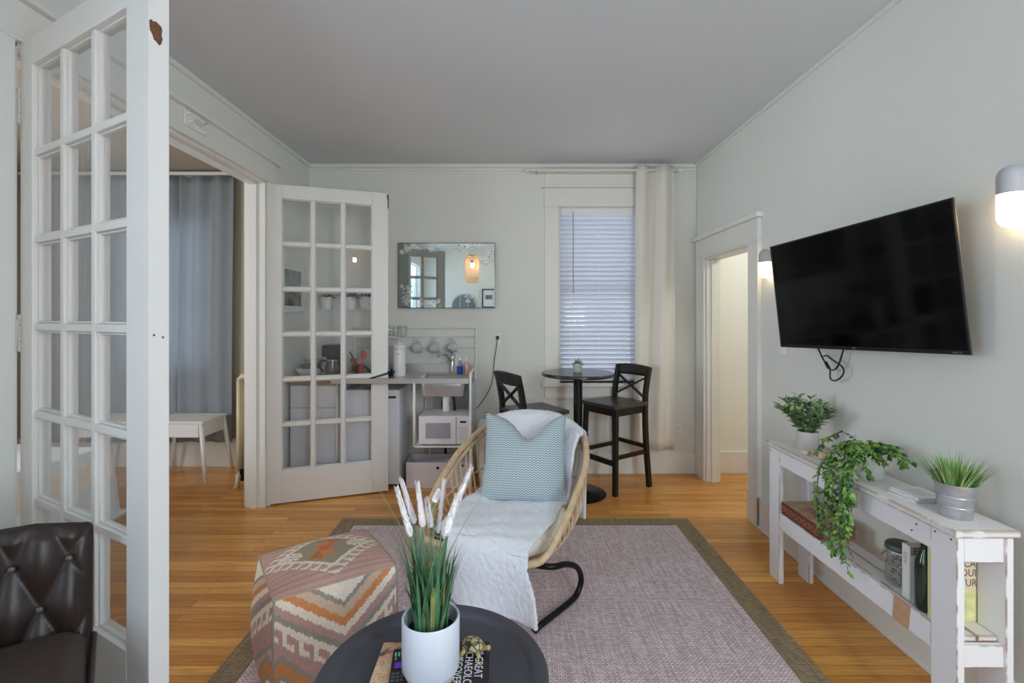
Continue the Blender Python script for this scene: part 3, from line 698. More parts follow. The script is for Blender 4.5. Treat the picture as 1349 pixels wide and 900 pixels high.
# bowls, coffee maker, utensils seen through the glass
t = thing('mixing_bowl', 'white bowl on the wooden worktop behind the door glass', 'bowl', (-1.715, 4.16, .912))
MB().lathe([(.001, 0), (.06, 0), (.07, .01), (.115, .075), (.119, .085), (.114, .085), (.066, .014), (.001, .008)], (0, 0, 0), 32).build('bowl', CERAM, t, auto=60)
t = thing('blue_bowl', 'blue bowl nested inside the white bowl', 'bowl', (-1.70, 4.16, .93))
MB().lathe([(.001, 0), (.05, 0), (.09, .085), (.094, .098), (.089, .096), (.048, .008), (.001, .006)], (0, 0, 0), 32).build('bowl', mat('dusty_blue_glaze', (112, 140, 156), .3), t, auto=60)
t = thing('glass_bowl', 'clear glass bowl stacked on top of the blue bowl', 'bowl', (-1.685, 4.16, .95))
MB().lathe([(.001, .0), (.04, 0), (.075, .09), (.078, .125), (.074, .125), (.07, .09), (.036, .006), (.001, .006)], (0, 0, 0), 28).build('bowl', JARG, t, smooth=True)
t = thing('coffee_maker', 'black coffee maker with glass carafe beside the bowls', 'coffee maker', (-1.505, 4.14, .912))
MB().box(-.07, .07, -.09, .10, 0, .03).box(-.07, .07, .02, .10, .03, .27).build('body', BLACKP, t, bevel=.008)
MB().box(-.07, .07, -.09, .10, .185, .285).build('brew_head', BLACKP, t, bevel=.012)
MB().lathe([(.045, .031), (.056, .05), (.058, .09), (.042, .15), (.042, .165)], (0, -.03, 0), 24).build('carafe', mat('dark_carafe_glass', (70, 72, 74), .08, spec=.8), t, auto=60)
MB().tube(catmull([(-.04, -.05, .15), (-.085, -.06, .15), (-.092, -.065, .10), (-.062, -.05, .06)], 6), .008, 8).build('carafe_handle', BLACKP, t, smooth=True)
MB().lathe([(.043, .15), (.045, .158)], (0, -.03, 0), 24).build('steel_band', STEEL, t, smooth=True)
RED = mat('red_plastic', (214, 62, 44), .35)
t = thing('utensil_holder', 'holder with red handled utensils on the counter', 'utensil holder', (-1.30, 4.20, KZ))
MB().lathe([(.036, 0), (.042, .09), (.039, .09), (.034, .005), (.001, .005)], (0, 0, 0), 20).build('cup', mat('dark_red_cup', (150, 50, 44), .4), t, auto=50)
mb = MB()
mb.tube([(0, 0, .02), (.03, 0, .16)], .006, 8).ball((.035, 0, .17), .028, 12, 8, (.9, .4, 1.4))
mb.tube([(0, 0, .02), (-.04, .0, .12)], .006, 8).ball((-.05, 0, .125), .03, 12, 8, (1.2, .5, .6))
mb.build('red_ladles', RED, t, smooth=True)
MB().tube([(.01, -.01, .02), (-.08, -.02, .20)], .006, 8).build('black_spoon', BLACKP, t)
# glasses on the rack shelf, mugs below
g = thing('drinking_glass', 'drinking glass at the left of the white rack shelf', 'glass', (-1.10, 4.36, 1.258), 0, 'glasses on the rack shelf')
MB().lathe([(.028, 0), (.033, .1), (.031, .1), (.0265, .006), (.001, .006)], (0, 0, 0), 20).build('tumbler', JARG, g, auto=50)
dup(g, (-1.025, 4.36, 1.258), 0, 'drinking glass in the middle of the white rack shelf')
dup(g, (-.955, 4.36, 1.258), 0, 'drinking glass at the right of the white rack shelf')
GREYC2 = mat('pale_grey_stoneware', (206, 208, 212), .35)
def mug(x, label):
    t = thing('mug', label, 'mug', (x, 4.37, 1.21), 0, 'mugs hanging from the rack')
    M = Matrix.Translation((0, 0, -.055)) @ Matrix.Rotation(R(78), 4, 'Y')
    MB().lathe([(.001, -.04), (.032, -.04), (.044, -.02), (.05, .04), (.047, .04), (.04, -.016), (.03, -.034), (.001, -.034)], (0, 0, -.055), 24, Matrix.Rotation(R(78), 4, 'Y')).build('cup', GREYC2, t, auto=60)
    MB().tube(catmull([(-.015, 0, -.01), (-.012, 0, .025), (.018, 0, .025), (.022, 0, -.008)], 6), .005, 8).build('handle', GREYC2, t, smooth=True)
    return t
mug(-.84, 'pale grey mug hanging leftmost, nearest the canister')
mug(-.685, 'pale grey mug hanging in the middle of three')
mug(-.52, 'pale grey mug hanging rightmost, above the faucet')

# mirror with silver lace ornament
MX0, MX1, MZ0, MZ1 = -1.018, -.14, 1.515, 2.105
t = thing('wall_mirror', 'frameless wall mirror with silver lace pattern above the sink', 'mirror', ((MX0 + MX1) / 2, YB - .022, (MZ0 + MZ1) / 2))
hw, hh = (MX1 - MX0) / 2, (MZ1 - MZ0) / 2
MIR = mat('mirror_silver', (206, 214, 211), .015, 1)
MB().box(-hw, hw, 0, .018, -hh, hh).build('mirror_glass', MIR, t, bevel=.003)
SILV = mat('etched_silver', (238, 240, 242), .6)
DARKS = mat('dark_silver_edge', (120, 124, 124), .4, .4)
mb = MB(); e = .004
mb.box(-hw - e, hw + e, -.003, .02, hh, hh + e).box(-hw - e, hw + e, -.003, .02, -hh - e, -hh).box(-hw - e, -hw, -.003, .02, -hh, hh).box(hw, hw + e, -.003, .02, -hh, hh)
mb.build('edge', DARKS, t)
def curl(mb, cx, cz, r, a0, turns, sgn=1, w=.003):
    pts = []
    n = int(18 * turns)
    for i in range(n + 1):
        s = i / n; a = a0 + sgn * turns * 2 * math.pi * s; q = r * (1 - .82 * s)
        pts.append((cx + q * math.cos(a), -.0008, cz + q * math.sin(a)))
    mb.tube(pts, [w * (1 - .4 * i / n) for i in range(n + 1)], 5)
    mb.ball(pts[-1], w * 1.3, 6, 4, (1, .4, 1))
r2 = random.Random(4)
lace = []
def cluster(x0, x1, z0, z1, n, rmin, rmax):
    mb = MB()
    for i in range(n):
        r = r2.uniform(rmin, rmax)
        curl(mb, r2.uniform(x0, x1), r2.uniform(z0, z1), r, r2.uniform(0, 6.28), r2.uniform(1.0, 1.6), r2.choice((-1, 1)))
        cx, cz = r2.uniform(x0, x1), r2.uniform(z0, z1); a = r2.uniform(0, 6.28)
        for k in range(3):
            b = a + (k - 1) * .5; mb.leaf((cx, -.001, cz), (math.cos(b), 0, math.sin(b)), .018, .006, (0, -1, 0), 0, 0)
    mb.build('lace_ornament', SILV, t, smooth=True)
cluster(hw - .23, hw - .03, hh - .10, hh - .02, 14, .018, .035)
cluster(hw - .11, hw - .03, hh - .17, hh - .08, 6, .018, .035)
cluster(-hw + .20, -hw + .40, hh - .06, hh - .018, 9, .014, .026)
cluster(hw - .38, hw - .26, hh - .08, hh - .02, 7, .014, .026)
cluster(-hw + .02, -hw + .12, hh - .09, hh - .02, 6, .015, .028)
cluster(-hw + .03, -hw + .12, -hh + .05, -hh + .20, 9, .015, .028)
cluster(-hw + .20, -hw + .38, -hh + .02, -hh + .08, 8, .014, .026)
cluster(hw - .26, hw - .13, -hh + .05, -hh + .13, 7, .013, .024)
mb = MB(); curl(mb, hw - .07, hh - .13, .075, R(200), .8, 1, .0045); curl(mb, hw - .16, hh - .06, .06, R(20), .9, -1, .0045)
mb.build('lace_ornament', SILV, t, smooth=True)

# wall cord and outlet
t = thing('wall_outlet', 'white outlet with plugged cord right of the mini kitchen', 'outlet', (-.115, YB - .004, 1.225))
MB().box(-.035, .035, -.003, .004, -.055, .055).build('plate', WHITEP, t, bevel=.003)
MB().box(-.014, .014, -.03, -.003, .005, .035).build('plug', BLACKP, t, bevel=.004)
t = thing('power_cord', 'thin black power cord hanging from the outlet', 'cord', (-.115, YB - .04, 1.24))
MB().tube(catmull([(0, 0, .0), (-.005, -.01, -.05), (-.03, 0, -.22), (-.045, .005, -.38), (-.09, .0, -.50), (-.16, -.02, -.60), (-.2, -.05, -.64)], 8), .004, 8).build('cable', BLACKP, t, smooth=True)
t = thing('wall_outlet', 'white outlet low on the back wall right of the curtain', 'outlet', (1.535, YB - .004, .39))
MB().box(-.035, .035, -.003, .004, -.055, .055).build('plate', WHITEP, t, bevel=.003)
MB().box(-.014, .014, -.005, -.003, .008, .034).box(-.014, .014, -.005, -.003, -.034, -.008).build('sockets', LIGHTP, t)
t = thing('trash_bin', 'small white lidded bin behind the rattan chair', 'bin', (-.20, 4.17, 0))
MB().hexa([(-.055, -.08, 0), (.055, -.08, 0), (.055, .08, 0), (-.055, .08, 0)], [(-.066, -.1, .48), (.066, -.1, .48), (.066, .1, .48), (-.066, .1, .48)]).build('bin_body', WHITEP, t, bevel=.008)
MB().box(-.072, .072, -.106, .106, .48, .535).build('lid', WHITEP, t, bevel=.01)

# wall pots and picture behind the door glass
POTW = mat('matte_white_pot', (228, 230, 228), .5)
SUCC = mat('dark_succulent_green', (62, 72, 52), .6, vary=(60, .3))
def wallpot(x, label, s, hgt):
    t = thing('hanging_pot', label, 'plant', (x, 4.36, 1.50), 0, 'small planters hanging on the back wall')
    MB().lathe([(.001, .004), (.042, .004), (.044, 0), (.058, .105), (.062, .105), (.062, .112), (.054, .112), (.05, .095), (.001, .095)], (0, 0, 0), 24).build('pot', POTW, t, auto=40)
    MB().tube(catmull([(-.02, .05, .10), (-.012, .055, .14), (.012, .055, .14), (.02, .05, .10)], 5), .004, 6).build('hook', WHITEM, t, smooth=True)
    mb = MB(); r = random.Random(s)
    for i in range(70):
        a = r.uniform(0, 6.28); q = .05 * math.sqrt(r.random()); el = r.uniform(.1, 1.3)
        mb.leaf((q * math.cos(a), q * math.sin(a), .098), (math.cos(a) * math.cos(el), math.sin(a) * math.cos(el), math.sin(el)), hgt * r.uniform(.6, 1.1), .018, None, .2)
    mb.build('foliage', SUCC, t, smooth=True)
wallpot(-1.645, 'hanging white pot with low succulent, left of three', 1, .05)
wallpot(-1.44, 'hanging white pot with the tallest plant, middle of three', 2, .105)
wallpot(-1.295, 'hanging white pot with spiky succulent, right of three', 3, .065)
t = thing('pot_rail', 'white wall rail carrying the small hanging pots', 'rail', (-1.46, YB - .04, 1.636))
MB().tube([(-.28, 0, 0), (.26, 0, 0)], .008, 10).build('rail', WHITEM, t, smooth=True)
for x in (-.25, .22): MB().tube([(x, 0, 0), (x, .04, 0)], .007, 8).build('bracket', WHITEM, t, smooth=True)
t = thing('framed_picture', 'white framed landscape print on the left wall behind the door', 'picture', (XL + .002, 4.09, 1.675))
mb = MB(); a, b, f = .225, .205, .02
mb.box(0, .022, -a, -a + f, -b, b).box(0, .022, a - f, a, -b, b).box(0, .022, -a + f, a - f, -b, -b + f).box(0, .022, -a + f, a - f, b - f, b)
mb.build('frame', WHITEM, t, bevel=.002)
MB().box(0, .010, -a + f, a - f, -b + f, b - f).build('mat_board', mat('mat_board_white', (224, 230, 230), .8), t)
def landscape():
    m = mat('misty_lake_print', (130, 140, 138), .5); N = m.node_tree.nodes; L = m.node_tree.links; b = N['Principled BSDF']
    tc = N.new('ShaderNodeTexCoord'); sp = N.new('ShaderNodeSeparateXYZ'); L.new(tc.outputs['Object'], sp.inputs[0])
    n = N.new('ShaderNodeTexNoise'); n.inputs['Scale'].default_value = 9; n.inputs['Detail'].default_value = 6; L.new(tc.outputs['Object'], n.inputs['Vector'])
    ma = N.new('ShaderNodeMath'); ma.operation = 'MULTIPLY_ADD'; ma.inputs[1].default_value = .35; L.new(n.outputs['Fac'], ma.inputs[0]); L.new(sp.outputs['Z'], ma.inputs[2])
    cr = N.new('ShaderNodeValToRGB'); el = cr.color_ramp.elements
    el[0].position = 0; el[0].color = lin((70, 70, 70)); el[1].position = .36; el[1].color = lin((98, 116, 110))
    for p, c in ((.1, (150, 148, 148)), (.16, (104, 104, 104)), (.2, (176, 182, 178)), (.27, (150, 164, 158))):
        e = el.new(p); e.color = lin(c)
    L.new(ma.outputs[0], cr.inputs[0]); L.new(cr.outputs[0], b.inputs['Base Color']); return m
MB().box(.010, .012, -a + .07, a - .07, -b + .055, b - .055).build('print', landscape(), t)
# ------------------------------------------------------------------ bar table and stools
t = thing('bar_table', 'round black pedestal bar table under the window', 'table', (.55, 3.94, 0))
MB().lathe([(.001, 0), (.225, 0), (.228, .008), (.21, .016), (.06, .03), (.045, .05)], (0, 0, 0), 48).build('base', BLACKM, t, auto=50)
MB().lathe([(.04, .04), (.036, .07), (.036, .95)], (0, 0, 0), 24).build('pole', BLACKM, t, auto=50)
MB().lathe([(.001, .955), (.285, .955), (.295, .962), (.296, .975), (.29, .983), (.001, .983)], (0, 0, 0), 64).build('tabletop', mat('black_brown_tabletop', (44, 40, 42), .22, spec=.6), t, auto=50)
MB().lathe([(.036, .93), (.12, .945), (.12, .955), (.001, .955)], (0, 0, 0), 24).build('mount_plate', BLACKM, t, auto=50)

def stool(loc, rz, label):
    """front is +y"""
    t = thing('bar_stool', label, 'bar stool', loc, rz, 'black wooden bar stools at the bar table')
    m = BLACKW; sz = .72
    MB().box(-.20, .20, -.19, .215, sz - .03, sz).build('seat', mat('stool_seat', (62, 56, 54), .3, vary=(20, .2), stretch=(.2, 1, 1)) if 'stool_seat' not in MATS else MATS['stool_seat'], t, bevel=.008, seg=3)
    mb = MB()
    for x in (-.165, .165): mb.bar((x, -.16, sz - .06), (x, .17, sz - .06), .02, .065)
    mb.bar((-.165, .175, sz - .06), (.165, .175, sz - .06), .02, .065).bar((-.165, -.165, sz - .06), (.165, -.165, sz - .06), .02, .065)
    mb.build('apron', m, t, bevel=.003)
    for sx in (-1, 1):
        MB().bar((sx * .185, .20, 0), (sx * .17, .175, sz - .03), .036, .036, (0, 1, 0)).build('leg', m, t, bevel=.004)
        mb = MB(); pts = catmull([(sx * .19, -.205, 0), (sx * .175, -.18, .4), (sx * .172, -.175, sz), (sx * .172, -.195, sz + .15), (sx * .172, -.225, 1.0)], 4)
        for a, b in zip(pts[:-1], pts[1:]): mb.bar(a, b + (b - a) * .02, .036, .04, (0, 1, 0))
        mb.build('leg', m, t, bevel=.003)
    mb = MB().bar((-.178, .185, .25), (.178, .185, .25), .02, .045)
    mb.build('foot_rest', m, t, bevel=.004)
    mb = MB().bar((-.175, -.185, .34), (.175, -.185, .34), .02, .035)
    for x in (-.176, .176): mb.bar((x, -.185, .30), (x, .185, .30), .02, .035)
    mb.build('stretchers', m, t, bevel=.003)
    mb = MB().grid(lambda u, v: (-.19 + .38 * u, -.212 - .02 * v - .018 * (1 - (2 * u - 1) ** 2), .925 + .08 * v + .012 * (1 - (2 * u - 1) ** 2) * v), 12, 4)
    mb.build('top_rail', m, t, smooth=True, solid=.024)
    MB().bar((-.16, -.178, sz + .03), (.16, -.212, .92), .012, .028, (0, 1, 0)).bar((.16, -.178, sz + .03), (-.16, -.212, .92), .012, .028, (0, 1, 0)).build('cross_brace', m, t, bevel=.002)
    return t
stool((.897, 4.138, 0), math.atan2(-.22, -.318) - math.pi / 2, 'black wooden bar stool right of the bar table with X back')
stool((.174, 3.795, 0), math.atan2(.468, .883) - math.pi / 2, 'black wooden bar stool left of the bar table, behind the rattan chair')

t = thing('potted_succulent', 'small potted succulent on the black bar table', 'plant', (.545, 3.93, .983))
CONC = mat('speckled_concrete', (196, 194, 190), .8, vary=(90, .12))
MB().lathe([(.03, 0), (.036, .005), (.039, .075), (.036, .076), (.034, .06), (.001, .06)], (0, 0, 0), 24).build('pot', CONC, t, auto=50)
mb = MB(); r = random.Random(9)
for i in range(46):
    a = r.uniform(0, 6.28); el = r.uniform(.2, 1.45)
    mb.leaf((.012 * math.cos(a), .012 * math.sin(a), .06), (math.cos(a) * math.cos(el), math.sin(a) * math.cos(el), math.sin(el)), r.uniform(.035, .065), .014, None, .1)
mb.build('leaves', mat('pale_olive_leaf', (122, 134, 74), .5, vary=(50, .25)), t, smooth=True)

# ------------------------------------------------------------------ rug
def weave(name, c1, c2, c3, sx, sy, mottled=.16):
    m = bpy.data.materials.new(name); m.use_nodes = True; nt = m.node_tree; N = nt.nodes; L = nt.links; b = N['Principled BSDF']; b.inputs['Roughness'].default_value = .95; b.inputs['Specular IOR Level'].default_value = .1
    tc = N.new('ShaderNodeTexCoord'); mp = N.new('ShaderNodeMapping'); mp.inputs['Rotation'].default_value = (0, 0, 0); L.new(tc.outputs['Object'], mp.inputs[0])
    br = N.new('ShaderNodeTexBrick'); br.inputs['Scale'].default_value = 1; br.inputs['Brick Width'].default_value = sx; br.inputs['Row Height'].default_value = sy
    br.inputs['Mortar Size'].default_value = min(sx, sy) * .2; br.inputs['Mortar Smooth'].default_value = .6
    br.inputs['Color1'].default_value = lin(c1); br.inputs['Color2'].default_value = lin(c2); br.inputs['Mortar'].default_value = lin(c3)
    L.new(mp.outputs[0], br.inputs['Vector'])
    m2 = N.new('ShaderNodeMapping'); m2.inputs['Scale'].default_value = (30, 1.5, 1); L.new(tc.outputs['Object'], m2.inputs[0])
    n = N.new('ShaderNodeTexNoise'); n.inputs['Scale'].default_value = 3; n.inputs['Detail'].default_value = 6; n.inputs['Roughness'].default_value = .7; L.new(m2.outputs[0], n.inputs['Vector'])
    mr = N.new('ShaderNodeMapRange'); mr.inputs[1].default_value = .3; mr.inputs[2].default_value = .7; mr.inputs[3].default_value = 1 - mottled; mr.inputs[4].default_value = 1 + mottled; L.new(n.outputs['Fac'], mr.inputs[0])
    sc = N.new('ShaderNodeVectorMath'); sc.operation = 'SCALE'; L.new(br.outputs['Color'], sc.inputs[0]); L.new(mr.outputs[0], sc.inputs['Scale']); L.new(sc.outputs[0], b.inputs['Base Color'])
    bp = N.new('ShaderNodeBump'); bp.inputs['Strength'].default_value = .4; bp.inputs['Distance'].default_value = .003; iv = N.new('ShaderNodeMath'); iv.operation = 'SUBTRACT'; iv.inputs[0].default_value = 1
    L.new(br.outputs['Fac'], iv.inputs[1]); L.new(iv.outputs[0], bp.inputs['Height']); L.new(bp.outputs[0], b.inputs['Normal'])
    return m
RX0, RX1, RY0, RY1, BW = -1.18, 1.25, .15, 3.43, .115
rug = thing('area_rug', 'large woven mauve grey rug with olive brown border on the wood floor', 'rug', (0, 0, 0))
MB().box(RX0 + BW, RX1 - BW, RY0 + BW, RY1 - BW, 0, .009).build('field', weave('mauve_weave', (244, 230, 232), (212, 194, 196), (132, 110, 114), .019, .0085, .30), rug)
mb = MB().box(RX0, RX1, RY1 - BW, RY1, 0, .009).box(RX0, RX1, RY0, RY0 + BW, 0, .009).box(RX0, RX0 + BW, RY0 + BW, RY1 - BW, 0, .009).box(RX1 - BW, RX1, RY0 + BW, RY1 - BW, 0, .009)
mb.build('border', weave('olive_brown_weave', (172, 154, 128), (146, 128, 102), (106, 90, 70), .02, .007, .26), rug)

# ------------------------------------------------------------------ rattan lounge chair
RAT = mat('rattan_cane', (202, 176, 142), .5, vary=(26, .16), bump=(90, .1, .003))
FZ = .010
CH = thing('lounge_chair', 'rattan lounge chair with curved rim on black tube base', 'chair', (-.02, 2.60, FZ), math.atan2(-.45, .89))
# rim control points (u, v forward, z), local y = -v
half = [(0, .375, .335), (.20, .365, .32), (.33, .30, .325), (.378, .16, .43), (.392, 0, .535), (.385, -.18, .64), (.315, -.34, .735), (.17, -.42, .785), (0, -.445, .80)]
loop = half + [(-u, v, z) for u, v, z in reversed(half[1:-1])]
RIM = catmull([(u, -v, z) for u, v, z in loop], 8, True)
NR = len(RIM)
def ringpt(i):
    p = RIM[i % NR]; a = math.atan2(p.x / .39, -p.y / .42)
    return Vector((.29 * math.sin(a), -.31 * math.cos(a) + .0, .255))
MB().tube(RIM, .017, 12, True).build('rim', RAT, CH, smooth=True)
MB().tube([p + (ringpt(i) - p).normalized() * .03 + Vector((0, 0, -.012)) for i, p in enumerate(RIM)], .010, 8, True).build('inner_rim', RAT, CH, smooth=True)
MB().tube([ringpt(i) for i in range(NR)], .014, 10, True).build('seat_ring', RAT, CH, smooth=True)
def shellpt(i, t, out=.0):
    p = RIM[i % NR]; q = ringpt(i); c = q.lerp(p, t); b = Vector((p.x, p.y, 0))
    b = b.normalized() if b.length else b
    return c + b * (.045 * math.sin(math.pi * t))
ns = 60
for k in range(ns):
    i = int(k * NR / ns)
    if RIM[i].y < -.30: continue
    MB().tube([shellpt(i, t / 8) for t in range(9)], .005, 7).build('spindle', RAT, CH, smooth=True)
MB().tube([shellpt(i, .5) for i in range(NR) if RIM[i].y > -.28][:NR // 2], .0045, 7).build('mid_rail', RAT, CH, smooth=True)
for tt, nm in ((.5, 'mid_rail'),):
    idx = [i for i in range(NR // 2, NR) if RIM[i].y > -.28]
    MB().tube([shellpt(i, tt) for i in idx], .0045, 7).build(nm, RAT, CH, smooth=True)
mb = MB()
for x in (-.2, -.1, 0, .1, .2): mb.tube([(x, -.31 * math.sqrt(1 - (x / .29) ** 2), .255), (x, .31 * math.sqrt(1 - (x / .29) ** 2), .255)], .011, 8)
mb.build('seat_slats', RAT, CH, smooth=True)
# tube base
fwd = Vector((-.45, -.89)); rt = Vector((.89, -.45))
def loc2(x, y, z):
    d = Vector((x + .02, y - 2.60)); return (d.dot(rt), -d.dot(fwd), z)
side = [loc2(.10, 2.32, .238), loc2(.20, 2.30, .238), loc2(.275, 2.36, .22), loc2(.335, 2.425, .17), loc2(.362, 2.465, .095), loc2(.345, 2.455, .035), loc2(.30, 2.40, .016), loc2(.123, 2.195, .016)]
for s in (1, -1):
    q = [(x * s, y, z) for x, y, z in side]
    MB().tube(catmull(q, 8), .0145, 12).build('base_tube', BLACKM, CH, smooth=True)
    e = Vector(q[-1]); d = (e - Vector(q[-2])).normalized()
    MB().tube([e - d * .012, e + d * .02], .0165, 12).build('foot_cap', BLACKP, CH, auto=40)
a = Vector(side[0]); MB().tube([(a.x, a.y, .238), (-a.x, a.y, .238)], .0145, 12).tube([(0, a.y, .238), (0, .26, .238)], .0145, 10).build('cross_tube', BLACKM, CH, smooth=True)
# cushion
CUSH = mat('cream_cushion_cotton', (244, 240, 222), .9, bump=(150, .15, .003), vary=(40, .08))
def cush(u, v):
    a = 2 * math.pi * u; c, s = math.cos(a), math.sin(a); e = 2 / 2.6
    cx = math.copysign(abs(c) ** e, c) * .315; cy = math.copysign(abs(s) ** e, s) * .335
    if v < .5: q = v * 2; rr = math.sin(q * math.pi / 2) ** .35; z = .275 + .045 * (1 - math.cos(q * math.pi / 2) ** .7)
    else: q = (v - .5) * 2; rr = max(0, math.cos(q * math.pi / 2)) ** .35; z = .32 + .075 * math.sin(q * math.pi / 2) ** .8
    return (cx * rr, cy * rr, z)
MB().grid(cush, 48, 20).build('seat_cushion', CUSH, CH, smooth=True, merge=True)

# throw: over the back, down the seat, over the front edge
FUZZ = mat('white_fluffy_throw', (226, 229, 236), .95, bump=(240, .5, .006), sheen=.35)
T = thing('throw_blanket', 'fluffy white throw draped over the rattan chair', 'throw blanket', (-.02, 2.60, FZ), math.atan2(-.45, .89))
prof = catmull([(-.535, .26, 0), (-.53, .50, 0), (-.515, .70, 0), (-.475, .822, 0), (-.41, .832, 0), (-.345, .71, 0), (-.285, .52, 0), (-.235, .432, 0), (-.12, .418, 0), (.05, .418, 0), (.22, .418, 0), (.335, .408, 0), (.395, .375, 0), (.415, .30, 0), (.425, .22, 0), (.44, .125, 0)], 7)
# profile parameter -> left and right edge (u)
def edges(s):
    ks = [(0, -.24, .30), (.25, -.27, .335), (.33, -.25, .30), (.45, -.25, .27), (.52, -.24, .27), (.62, -.235, .31), (.75, -.17, .30), (.82, -.12, .31), (1, -.08, .375)]
    for (a, l0, r0), (b, l1, r1) in zip(ks[:-1], ks[1:]):
        if s <= b + 1e-9:
            q = (s - a) / (b - a); q = q * q * (3 - 2 * q); return l0 + (l1 - l0) * q, r0 + (r1 - r0) * q
    return ks[-1][1:]
rw_ = random.Random(11)
def thr(u, v):
    f = v * (len(prof) - 1); i = min(int(f), len(prof) - 2); p = prof[i].lerp(prof[i + 1], f - i)
    l, r = edges(v); x = l + (r - l) * u; vv, z = p.x, p.y
    if v < .48:  # follow the curved back
        k = (1 - min(1, abs(x) / .42) ** 2.2); back = 1 - max(0, (v - .36) / .12) if v > .36 else 1
        dv = .24 * (1 - k) * back; vv += dv; z -= .11 * (1 - k) * back * (1 if v > .12 else .5)
    w = .008 * math.sin(17 * x + 9 * v) + .006 * math.sin(31 * x - 14 * v + 2) + .006 * math.sin(23 * x + 60 * v) * math.sin(40 * v)
    if v > .8:
        q = (v - .8) / .2; vv += .022 * q * math.sin(15 * x + 1.2); z += -.02 * q * math.sin(7 * x) * q
    elif v < .28:
        vv -= .02 * (1 - v / .28) * (1 + math.sin(19 * x))
    else: z += w * .8
    return (x, -vv, z)
def fuzzy(o, seed, amt=.004):
    r = random.Random(seed)
    for v in o.data.vertices: v.co += Vector((r.uniform(-1, 1), r.uniform(-1, 1), r.uniform(-1, 1))) * amt
thb = MB().grid(thr, 56, 150).build('throw_cloth', FUZZ, T, smooth=True, solid=.013); fuzzy(thb, 3, .0032)

# pillow
def pillow_mat():
    m = bpy.data.materials.new('woven_aqua_pillow'); m.use_nodes = True; N = m.node_tree.nodes; L = m.node_tree.links; b = N['Principled BSDF']; b.inputs['Roughness'].default_value = .95; b.inputs['Specular IOR Level'].default_value = .1
    tc = N.new('ShaderNodeTexCoord')
    sp = N.new('ShaderNodeSeparateXYZ'); L.new(tc.outputs['Object'], sp.inputs[0])
    pp = N.new('ShaderNodeMath'); pp.operation = 'PINGPONG'; pp.inputs[1].default_value = .0105; L.new(sp.outputs['X'], pp.inputs[0])
    ml = N.new('ShaderNodeMath'); ml.operation = 'MULTIPLY_ADD'; ml.inputs[1].default_value = .8; L.new(pp.outputs[0], ml.inputs[0]); L.new(sp.outputs['Z'], ml.inputs[2])
    fq = N.new('ShaderNodeMath'); fq.operation = 'MULTIPLY'; fq.inputs[1].default_value = 2 * math.pi / .0125; L.new(ml.outputs[0], fq.inputs[0])
    sn = N.new('ShaderNodeMath'); sn.operation = 'SINE'; L.new(fq.outputs[0], sn.inputs[0])
    mu = N.new('ShaderNodeMath'); mu.operation = 'MULTIPLY_ADD'; mu.inputs[1].default_value = .5; mu.inputs[2].default_value = .5; L.new(sn.outputs[0], mu.inputs[0])
    cr = N.new('ShaderNodeValToRGB'); cr.color_ramp.elements[0].position = .25; cr.color_ramp.elements[0].color = lin((118, 142, 152)); cr.color_ramp.elements[1].position = .7; cr.color_ramp.elements[1].color = lin((208, 220, 224))
    L.new(mu.outputs[0], cr.inputs[0]); L.new(cr.outputs[0], b.inputs['Base Color'])
    bp = N.new('ShaderNodeBump'); bp.inputs['Strength'].default_value = .5; bp.inputs['Distance'].default_value = .004; L.new(mu.outputs[0], bp.inputs['Height']); L.new(bp.outputs[0], b.inputs['Normal'])
    return m
pl = thing('throw_pillow', 'pale aqua woven square pillow leaning on the white throw', 'pillow', (.07, 2.65, .412), R(-8))
def pil(sgn):
    def fn(u, v):
        x, z = 2 * u - 1, 2 * v - 1
        th = (max(0, 1 - abs(x) ** 2.6) * max(0, 1 - abs(z) ** 2.6)) ** .55
        pin = 1 - .07 * (1 - abs(z) ** 2) * abs(x) ** 3; pinz = 1 - .05 * (1 - abs(x) ** 2) * abs(z) ** 3
        X = x * .232 * pin * (1.06 - .06 * (z + 1) / 2); Z = z * .235 * pinz
        notch = max(0, z) ** 1.6 * math.exp(-((x - .12) / .42) ** 2)
        Z -= .12 * notch * (1 - .35 * abs(x))
        Z += .02 * max(0, z) * abs(x) ** 3
        th *= 1 - .45 * notch
        return (X, -sgn * .085 * th + .0, Z + .235)
    return fn
mb = MB().grid(pil(1), 40, 40).grid(pil(-1), 40, 40)
po = mb.build('pillow_cover', pillow_mat(), pl, smooth=True, merge=True, rot=(R(-16), 0, 0))

# ------------------------------------------------------------------ kilim pouf
PAL = dict(pink=(200, 164, 150), rose=(186, 150, 142), cream=(230, 218, 200), olive=(160, 150, 128), grey=(156, 148, 138), orange=(206, 140, 92), red=(200, 116, 78), sand=(206, 180, 156))
def top_pattern(a, b):
    n = 96; a = (math.floor(a * n) + .5) / n; b = (math.floor(b * n) + .5) / n
    x, y = a - .5, b - .45; d = abs(x) / .43 + abs(y) / .38
    if d < .84:
        for sx in (-.27, .27):
            q, w = x - sx, y; r = math.hypot(q, w)
            if r < .085 and abs(math.sin(4 * math.atan2(w, q))) > .38 and r > .012: return 'cream'
        if abs(x + y * .35) < .045 + .42 * abs(y) - (.10 if abs(y) > .16 else 0) and abs(y) < .21: return 'orange' if (abs(y) > .05 and abs(x) < .05) else 'red'
        return 'olive'
    if d < .95: return 'cream'
    # hooks outside the outline
    s = (abs(x) / .43 - abs(y) / .38) * 3.4; t = s - math.floor(s)
    if d < 1.24:
        if t < .30: return 'cream'
        if d > 1.12 and t < .72: return 'cream' if not (d < 1.17 and t > .45) else 'rose'
    return 'pink' if (int(b * 40) % 3) else 'rose'
